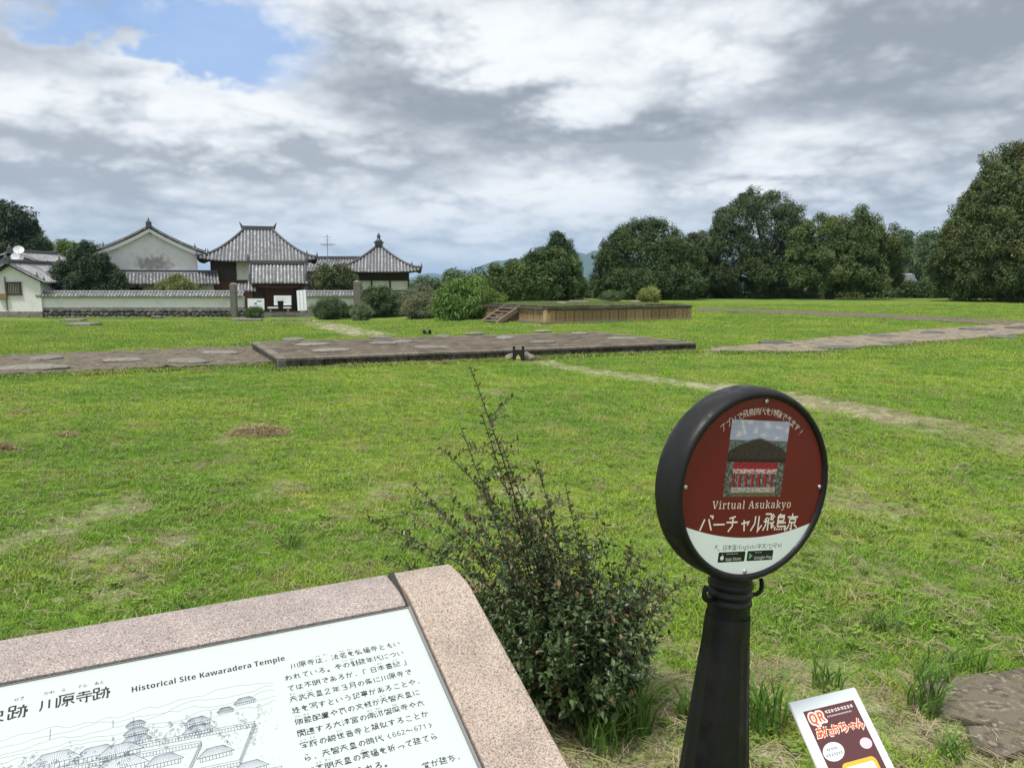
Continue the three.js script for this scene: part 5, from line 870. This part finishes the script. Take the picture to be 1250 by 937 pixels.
  for (let i = 0; i < p.count; i++) { const X0 = p.getX(i), Z0 = p.getZ(i), y = p.getY(i), a = Math.atan2(Z0, X0), r = Math.hypot(X0, Z0), in01 = smooth(H - 0.035, H - 0.06, y) * smooth(0.06, 0.1, y), fl = Math.pow(Math.abs(Math.cos(a * 7)), 0.35), k = 1 - 0.075 * fl * in01; p.setX(i, X0 * k); p.setZ(i, Z0 * k); }
  g.computeVertexNormals(); part('pole', g, M.black, t);
  part('foot', new THREE.LatheGeometry([[0.001, 0], [0.2, 0], [0.205, 0.02], [0.19, 0.04], [0.13, 0.055], [0.115, 0.075]].map(([a, b]) => new THREE.Vector2(a, b)), 40), M.black, t);
}

// ------------------------------------------------------------------ small tilted sign on a stake
{
  const w = 0.168, h = 0.24, c = document.createElement('canvas'); c.width = 512; c.height = Math.round(512 * h / w); const x = c.getContext('2d'), Wd = c.width, Hd = c.height;
  x.fillStyle = '#dfe4ea'; x.fillRect(0, 0, Wd, Hd); x.fillStyle = '#5c3538'; x.fillRect(66, 66, Wd - 120, Hd - 90);
  x.strokeStyle = '#f3e3d6'; x.fillStyle = '#f3e3d6'; x.lineWidth = 22; x.lineJoin = 'round'; x.font = 'bold 82px sans-serif'; x.strokeText('QR', 84, 146); x.fillStyle = '#d4562b'; x.fillText('QR', 84, 146);
  x.strokeStyle = '#efe6e4'; x.fillStyle = '#efe6e4'; const marks = (X0, Y0, n, s) => { for (let k = 0; k < n; k++) { x.fillRect(X0 + k * s * 1.12, Y0, s * 0.8, s * 0.2); x.fillRect(X0 + k * s * 1.12 + s * rr(0.1, 0.6), Y0 - s * 0.2, s * 0.18, s); x.fillRect(X0 + k * s * 1.12, Y0 + s * rr(0.35, 0.6), s * 0.9, s * 0.18); } }; marks(216, 90, 9, 22); marks(218, 122, 17, 10);
  for (const [col, wt] of [['#f3e3d6', 0.30], ['#d4562b', 0.14]]) { x.strokeStyle = col; glyphs(x, 'あたかちゃん', 84, 168, 66, 61, wt); }
  x.fillStyle = '#e9edf1'; x.beginPath(); x.ellipse(152, 318, 78, 52, -0.1, 0, 7); x.fill(); x.strokeStyle = '#41464c'; x.fillStyle = '#41464c'; marks(108, 296, 5, 15); marks(92, 326, 7, 16);
  x.fillStyle = '#e2c9cf'; x.beginPath(); x.ellipse(400, 318, 44, 32, 0, 0, 7); x.fill();
  x.fillStyle = '#efb83a'; x.beginPath(); x.roundRect(158, 392, 260, 270, 34); x.fill(); x.fillStyle = '#f0efe6'; x.beginPath(); x.roundRect(182, 416, 212, 230, 16); x.fill();
  const t = thing('small_sign', 'small white tilted sign with maroon print and orange title on a stake', 'sign', [0, 0, 0]);
  const A = at(963, 857, 1.86), B = at(1044, 838, 1.93), D0 = at(989, 945, 1.74), u = B.clone().sub(A).normalize(), down = D0.clone().sub(A); down.addScaledVector(u, -down.dot(u)).normalize(); const n = u.clone().cross(down.clone().negate()).normalize();
  const W2 = A.distanceTo(B), H2 = W2 * h / w, mid = A.clone().addScaledVector(u, W2 / 2).addScaledVector(down, H2 / 2);
  t.position.set(mid.x, 0, mid.z);
  const pl = new THREE.Group(); pl.name = 'plate'; pl.position.set(0, mid.y, 0); pl.quaternion.setFromRotationMatrix(new THREE.Matrix4().makeBasis(u, down.clone().negate(), n)); t.add(pl);
  part('board', rbox(W2, H2, 0.008, 0, 0, -0.005, 0.003), M.white, pl);
  const f = new THREE.Mesh(new THREE.PlaneGeometry(W2 * 0.985, H2 * 0.985).translate(0, 0, 0.0), printed(c, { roughness: 0.4 })); f.name = 'print'; pl.add(shadowed(f));
  part('stake', box(0.03, mid.y + 0.02, 0.03, n.x * -0.03, (mid.y - 0.03) / 2, n.z * -0.03), M.deck, t);
}

// ------------------------------------------------------------------ the wild shrub beside the board
function leafShape(len, wide, fold = 0.25) {     // a folded pointed leaf along +z
  const w = wide / 2, pos = [], P = [[0, 0, 0], [w * 0.8, fold * w, len * 0.3], [w, fold * w * 1.2, len * 0.5], [w * 0.5, fold * w * 0.5, len * 0.8], [0, -len * 0.06, len], [-w * 0.5, fold * w * 0.5, len * 0.8], [-w, fold * w * 1.2, len * 0.5], [-w * 0.8, fold * w, len * 0.3], [0, 0, len * 0.5]];
  for (let i = 0; i < 8; i++) for (const k of [8, i, (i + 1) % 8]) pos.push(...P[k]);
  const g = new THREE.BufferGeometry(); g.setAttribute('position', new THREE.Float32BufferAttribute(pos, 3)); g.computeVertexNormals(); g.setAttribute('uv', new THREE.BufferAttribute(new Float32Array(pos.length / 3 * 2), 2)); return g;
}
{
  const base = G(705, 872), depth = -base.z, t = thing('wild_shrub', 'straggly dark green shrub with tall thin shoots behind the granite board', 'shrub', base);
  const stems = [], leaves = [], buds = [], Z = new THREE.Vector3(0, 0, 1), q = new THREE.Quaternion();
  const look = (dir, spin) => new THREE.Quaternion().setFromUnitVectors(Z, dir).multiply(q.setFromAxisAngle(Z, spin));
  function shoot(tip, r, leafSize, gapM, tone, from, bow = 0.16, bareBelow = 0.1) {
    const a = from ?? new THREE.Vector3(rr(-0.12, 0.12), 0, rr(-0.1, 0.1)), m = a.clone().lerp(tip, 0.5); m.y += bow * a.distanceTo(tip) * 0.6; m.x += rr(-0.03, 0.03); m.z += rr(-0.03, 0.03);
    const curve = new THREE.CatmullRomCurve3([a, a.clone().lerp(m, 0.55).add(new THREE.Vector3(rr(-0.01, 0.01), 0.015, 0)), m, m.clone().lerp(tip, 0.6).add(new THREE.Vector3(rr(-0.015, 0.015), rr(0, 0.02), rr(-0.01, 0.01))), tip]), L = curve.getLength();
    stems.push(branch(curve.getPoints(7), r, r * 0.35, 5));
    const n = Math.floor(L / gapM);
    for (let k = 0; k < n; k++) {
      const f = (k + rr(0.2, 0.8)) / n; if (f < bareBelow) continue;
      const p = curve.getPointAt(f), tg = curve.getTangentAt(f), side = tg.clone().cross(new THREE.Vector3(Math.cos(k * 2.1), 0.1, Math.sin(k * 2.1))).normalize();
      for (const e of [1, -1]) { if (rnd() < 0.12) continue; const d = side.clone().multiplyScalar(e).addScaledVector(tg, rr(0.3, 0.9)).add(new THREE.Vector3(rr(-0.3, 0.3), rr(-0.3, 0.2), rr(-0.3, 0.3))).normalize(); const s = leafSize * rr(0.55, 1.35) * lerp(1, 0.55, f), c = tone(f); leaves.push([p.clone(), s, c, look(d, rr(-0.8, 0.8))]); }
    }
    return curve;
  }
  const dark = () => { const k = rr(0.7, 1.35); return [0.075 * k, 0.122 * k, 0.042 * k]; }, fresh = () => { const k = rr(0.75, 1.3); return [0.085 * k, 0.14 * k, 0.04 * k]; }, russet = () => { const k = rr(0.7, 1.3); return [0.19 * k, 0.11 * k, 0.055 * k]; }, olive = () => { const k = rr(0.7, 1.3); return [0.12 * k, 0.125 * k, 0.055 * k]; };
  const tipAt = (x, y, dz = 0) => at(x, y, depth + dz).sub(base);
  const upper = (f) => (f > 0.55 ? (rnd() < 0.2 ? russet() : rnd() < 0.4 ? olive() : dark()) : rnd() < 0.12 ? olive() : dark());
  const long = [];
  for (const [x, y, dz, r] of [[573, 446, 0, 0.0045], [588, 505, 0.1, 0.004], [536, 545, 0, 0.004], [562, 520, -0.1, 0.0035], [444, 632, 0, 0.004], [476, 650, 0.15, 0.003], [505, 590, 0.05, 0.0035], [520, 610, -0.1, 0.003], [612, 540, 0.15, 0.0035], [652, 560, 0, 0.0035], [690, 590, 0.1, 0.0035], [706, 625, -0.1, 0.003], [668, 600, 0.2, 0.003], [630, 580, -0.15, 0.003], [600, 570, -0.05, 0.003], [740, 640, 0.1, 0.003], [770, 660, 0, 0.003], [838, 705, 0, 0.0035], [812, 690, 0.15, 0.003], [800, 720, -0.1, 0.003], [555, 610, 0.2, 0.003], [490, 625, 0.2, 0.003], [645, 640, 0.2, 0.003], [580, 590, 0.2, 0.003], [720, 670, 0.25, 0.003], [465, 680, 0.05, 0.003], [540, 660, 0.25, 0.003]]) long.push(shoot(tipAt(x, y, dz), r, 0.036, 0.017, upper, undefined, 0.2, 0.12));
  for (const cv of long) for (let k = 0; k < 12; k++) { const f = rr(0.15, 0.9), p = cv.getPointAt(f), d = unit(); d.y = Math.abs(d.y) * 0.7; shoot(p.clone().addScaledVector(d, rr(0.06, 0.2)), 0.0015, 0.024, 0.016, (g) => (rnd() < 0.18 ? russet() : rnd() < 0.4 ? olive() : dark()), p, 0.05, 0); }
  for (let k = 0; k < 520; k++) {                // the leafy body
    const a = rr(0, 6.28), rad = Math.sqrt(rnd()), e = rr(0.12, 1), tip = new THREE.Vector3(Math.cos(a) * 0.44 * rad * (0.6 + 0.5 * e) - 0.08 * e, 0.10 + 0.64 * e * (1 - 0.35 * rad * rad), Math.sin(a) * 0.36 * rad);
    const light = tip.z > 0.0 && tip.y < 0.5 && rnd() < 0.5; shoot(tip, 0.0022, light ? 0.05 : 0.04, 0.021, () => (light && rnd() < 0.6 ? fresh() : rnd() < 0.06 ? russet() : dark()), new THREE.Vector3(tip.x * rr(0.2, 0.6), rr(0.0, 0.12), tip.z * rr(0.2, 0.6)), 0.12, 0.15);
  }
  for (let k = 0; k < 60; k++) { const cv = pick(long), p = cv.getPointAt(rr(0.7, 0.99)); buds.push([p.clone().add(new THREE.Vector3(rr(-0.02, 0.02), rr(-0.01, 0.02), rr(-0.02, 0.02))), 0.012 * rr(0.6, 1.3), pick([[0.30, 0.10, 0.035], [0.24, 0.13, 0.05], [0.20, 0.07, 0.04]]), look(unit(), 0)]); }
  part('stems', stems, std([0.045, 0.028, 0.022], 0.8), t);
  const lg = leafShape(1, 0.48), lm = std([1, 1, 1], 0.42, { phys: true, transmission: 0.18, thickness: 0 });
  const a = copies('foliage', lg, lm, [...leaves, ...buds], t); a.userData.kind = 'stuff';
  console.log('shrub leaves', leaves.length);
}

// ------------------------------------------------------------------ raked hay and tall tufts
function strands(n, R, h, len, wide) { const list = []; for (let k = 0; k < n; k++) { const a = rr(0, 6.28), r = Math.sqrt(rnd()), x = Math.cos(a) * R * r, z = Math.sin(a) * R * 0.45 * r, y = h * (1 - r * r) * rr(0.1, 1), L = len * rr(0.5, 1.3), b = rr(0, 6.28); list.push(tint(new THREE.BoxGeometry(L, wide, wide).rotateZ(rr(-0.45, 0.45)).rotateY(b).translate(x, y + 0.01, z), pick([[0.40, 0.32, 0.17], [0.32, 0.245, 0.12], [0.22, 0.165, 0.085], [0.48, 0.40, 0.23]]), 0.2)); } return list; }
const straw = std([1, 1, 1], 0.95, { vertexColors: true });
for (const [x, y, R, h, n, label] of [[318, 530, 0.36, 0.10, 1500, 'long low heap of dry raked grass on the lawn'], [84, 533, 0.12, 0.05, 320, 'small heap of dry raked grass on the lawn'], [2, 552, 0.16, 0.10, 420, 'dark heap of dry raked grass near the corridor paving'], [246, 453, 0.22, 0.07, 320, 'pale heap of dry grass against the corridor paving'], [23, 505, 0.12, 0.04, 200, 'thin scatter of dry grass on the lawn']]) { const o = solo('hay_heap', strands(n, R, h, 0.09, 0.0035), straw, label, 'hay heap', 'hay heaps on the lawn'); o.position.copy(G(x, y)); }
function bladesOf(n, R, h0, h1, wide, bend, tones) {
  const pos = [], col = [];
  for (let k = 0; k < n; k++) {
    const a = rr(0, 6.28), r = R * Math.sqrt(rnd()), x = Math.cos(a) * r, z = Math.sin(a) * r, H = rr(h0, h1), o = rr(0, 6.28), lean = bend * rr(0.15, 1) * H, f = rr(0, 6.28), c = pick(tones), t = rr(0.75, 1.25), w = wide * rr(0.7, 1.2) / 2, dx = Math.cos(f) * w, dz = Math.sin(f) * w;
    const P = (s) => [x + Math.cos(o) * lean * s * s, H * s * (1 - 0.25 * bend * s), z + Math.sin(o) * lean * s * s], A = P(0), B = P(0.4), C = P(0.75), D = P(1), L = (p, k2) => [p[0] - dx * k2, p[1], p[2] - dz * k2], E = (p, k2) => [p[0] + dx * k2, p[1], p[2] + dz * k2];
    for (const v of [L(A, 0.8), E(A, 0.8), E(B, 1), L(A, 0.8), E(B, 1), L(B, 1), L(B, 1), E(B, 1), E(C, 0.7), L(B, 1), E(C, 0.7), L(C, 0.7), L(C, 0.7), E(C, 0.7), D]) { pos.push(...v); col.push(c[0] * t, c[1] * t, c[2] * t); }
  }
  const g = new THREE.BufferGeometry(); g.setAttribute('position', new THREE.Float32BufferAttribute(pos, 3)); g.setAttribute('color', new THREE.Float32BufferAttribute(col, 3)); g.computeVertexNormals(); return g;
}
const GREEN = [[0.095, 0.215, 0.018], [0.12, 0.25, 0.024], [0.16, 0.27, 0.035], [0.08, 0.18, 0.016]];
const bladeM = std([1, 1, 1], 0.7, { phys: true, transmission: 0.28, thickness: 0, vertexColors: true });
for (const [x, y, n, R, h0, h1, label] of [[765, 890, 120, 0.09, 0.18, 0.34, 'thick tuft of long grass in front of the shrub'], [730, 915, 60, 0.08, 0.12, 0.26, 'thin tuft of long grass by the granite edge'], [838, 880, 40, 0.04, 0.1, 0.2, 'narrow grass tuft next to the sign pole'], [935, 890, 80, 0.07, 0.16, 0.30, 'upright grass tuft between the pole and small sign'], [1128, 868, 70, 0.06, 0.12, 0.25, 'upright grass tuft at the edge of the mossy paving'], [1142, 838, 50, 0.08, 0.10, 0.22, 'loose grass tuft behind the mossy paving'], [1180, 820, 50, 0.08, 0.08, 0.18, 'short grass tuft behind the far paving corner'], [1160, 925, 40, 0.05, 0.06, 0.13, 'low grass tuft beside the small paving stone'], [1010, 840, 50, 0.06, 0.08, 0.2, 'grass tuft behind the small tilted sign'], [230, 760, 60, 0.05, 0.08, 0.16, 'grass tuft beyond the granite top edge'], [1075, 770, 60, 0.08, 0.08, 0.17, 'grass tuft on the open turf'], [355, 668, 50, 0.07, 0.07, 0.13, 'rank grass tuft in the mown turf']]) { const o = solo('grass_tuft', bladesOf(n, R, h0, h1, 0.007, 0.8, GREEN), bladeM, label, 'grass tuft', 'tall grass tufts'); o.position.copy(G(x, y)); }

// ------------------------------------------------------------------ the turf
{
  const lawn = new THREE.Group(); lawn.name = 'lawn_grass'; scene.add(lawn); describe(lawn, 'mown green grass with straw patches covering the site', 'grass', null, 'stuff');
  const W1 = [[1, 1, 1], [0.9, 0.95, 0.9], [1.1, 1.05, 1]];
  const kinds = [bladesOf(12, 0.05, 0.035, 0.075, 0.0042, 0.9, W1), bladesOf(10, 0.055, 0.02, 0.055, 0.005, 1.6, W1), bladesOf(14, 0.07, 0.03, 0.065, 0.0055, 1.1, W1)], far = [bladesOf(22, 0.16, 0.045, 0.085, 0.011, 0.8, W1), bladesOf(18, 0.18, 0.035, 0.075, 0.013, 1.2, W1)];
  const lists = [...kinds, ...far].map(() => []), E = new THREE.Euler();
  const zone = (d0, d1, density, group, scale) => {
    const spread = 0.72, pad = 0.35, n = Math.round(density * spread * (d1 * d1 - d0 * d0));
    for (let k = 0; k < n; k++) {
      const d = Math.sqrt(lerp(d0 * d0, d1 * d1, rnd())), x = rr(-1, 1) * (spread * d + pad), z = -d;
      if (keepOut.some((p) => inside(x, z, p))) continue;
      const w = bare(x, z); if (rnd() < w * 0.75) continue;
      let c = turf(x, z); const s = rr(0.78, 1.3), dry = fbm2(x * 2.3 + 70, z * 2.3, 3);
      if (rnd() < 0.08 + 0.32 * smooth(0.15, 0.7, dry) + 0.35 * w) c = mix3(c, [0.34, 0.29, 0.16], rr(0.5, 1)); else c = c.map((v) => v * 1.22);
      const j = group[Math.floor(rnd() * group.length)], tall = 0.7 + 0.5 * fbm2(x * 1.1, z * 1.1 + 9, 3) + rr(-0.1, 0.25);
      lists[j].push([new THREE.Vector3(x, ground(x, z) - 0.003, z), scale * clamp(tall, 0.4, 1.5) * (w > 0.3 ? 0.65 : 1), c.map((v) => v * s), new THREE.Quaternion().setFromEuler(E.set(rr(-0.15, 0.15), rr(0, 6.28), rr(-0.15, 0.15)))]);
    }
  };
  zone(1.9, 4.5, 1500, [0, 1, 2], 1.0); zone(4.5, 9, 850, [0, 1, 2], 1.05); zone(9, 16, 380, [0, 2, 2], 1.3); zone(16, 28, 120, [3, 4], 0.95); zone(28, 50, 40, [3, 4], 1.25);
  // ranker growth against the stone edges
  const edge = (px, n) => { const pts = px.map(([x, y]) => G(x, y)); for (let k = 0; k < n; k++) { const i = Math.floor(rnd() * (pts.length - 1)), p = pts[i].clone().lerp(pts[i + 1], rnd()), x = p.x + rr(-0.05, 0.1), z = p.z + rr(0.0, 0.22), c = turf(x, z).map((v) => v * rr(0.7, 1.1)); lists[3 + (k & 1)].push([new THREE.Vector3(x, ground(x, z), z), rr(0.7, 1.7), rnd() < 0.2 ? [0.30, 0.26, 0.13] : c, new THREE.Quaternion().setFromEuler(E.set(0, rr(0, 6.28), 0))]); } };
  edge([[340, 452.5], [850, 429]], 900); edge([[-40, 463], [120, 456.5], [318, 446.5]], 700); edge([[880, 431], [985, 432.5], [1120, 420.5], [1250, 409.5]], 500); edge([[292, 420], [338, 451]], 60); edge([[667, 397], [843, 390]], 200); edge([[50, 389], [290, 390]], 500);
  // turf on top of the tan platform
  for (let k = 0; k < 5000; k++) { const [a, b, , e] = pagodaTop.poly, s = rr(0.03, 0.97), q = rr(0.03, 0.97), x = a[0] + (b[0] - a[0]) * s + (e[0] - a[0]) * q, z = a[1] + (b[1] - a[1]) * s + (e[1] - a[1]) * q; lists[3 + (k & 1)].push([new THREE.Vector3(x, pagodaTop.y + 0.03, z), rr(0.7, 1.3), mix3([0.11, 0.18, 0.025], [0.30, 0.27, 0.13], rnd() * 0.6), new THREE.Quaternion().setFromEuler(E.set(0, rr(0, 6.28), 0))]); }
  [...kinds, ...far].forEach((g, i) => copies('grass_blades', g, bladeM, lists[i], lawn));
  // straw lying in the turf
  const sg = mergeGeometries(Array.from({ length: 7 }, () => new THREE.BoxGeometry(rr(0.03, 0.09), 0.0014, 0.0018).rotateZ(rr(-0.25, 0.25)).rotateY(rr(0, 6.28)).translate(rr(-0.05, 0.05), rr(0.004, 0.03), rr(-0.05, 0.05)))), sl = [];
  for (let k = 0; k < 15000; k++) { const d = Math.sqrt(lerp(3.6, 130, Math.pow(rnd(), 1.7))), x = rr(-1, 1) * (0.72 * d + 0.3), z = -d, w = bare(x, z); if (rnd() > 0.14 + w + 0.7 * smooth(0, 0.5, fbm2(x * 2.3 + 70, z * 2.3, 3)) || keepOut.some((p) => inside(x, z, p))) continue; const s = rr(0.6, 1.2); sl.push([new THREE.Vector3(x, ground(x, z), z), rr(0.7, 1.3), [0.40 * s, 0.335 * s, 0.20 * s], new THREE.Quaternion().setFromEuler(E.set(0, rr(0, 6.28), 0))]); }
  copies('straw_litter', sg, std([1, 1, 1], 0.9), sl, lawn);
  // small broad-leaved weeds
  const wg = mergeGeometries(Array.from({ length: 9 }, (_, i) => leafShape(0.02, 0.013, 0.1).rotateX(rr(-0.6, 0.1)).rotateY(i * 0.7 + rr(-0.3, 0.3)).translate(rr(-0.02, 0.02), rr(0.01, 0.035), rr(-0.02, 0.02)))), wl = [];
  for (let k = 0; k < 4500; k++) { const d = Math.sqrt(lerp(3.6, 80, rnd())), x = rr(-1, 1) * (0.72 * d + 0.3), z = -d; if (n2(x * 0.8, z * 0.8) < -0.1 || keepOut.some((p) => inside(x, z, p))) continue; const s = rr(0.7, 1.3); wl.push([new THREE.Vector3(x, ground(x, z), z), rr(0.7, 1.4), [0.13 * s, 0.20 * s, 0.03 * s], new THREE.Quaternion().setFromEuler(E.set(0, rr(0, 6.28), 0))]); }
  copies('weed_leaves', wg, std([1, 1, 1], 0.95), wl, lawn);
  console.log('turf', lists.map((l) => l.length).join(' '), sl.length, wl.length);
}

scene.traverse((o) => { if (o.isMesh) { o.castShadow = true; o.receiveShadow = true; } });
renderer.render(scene, camera);
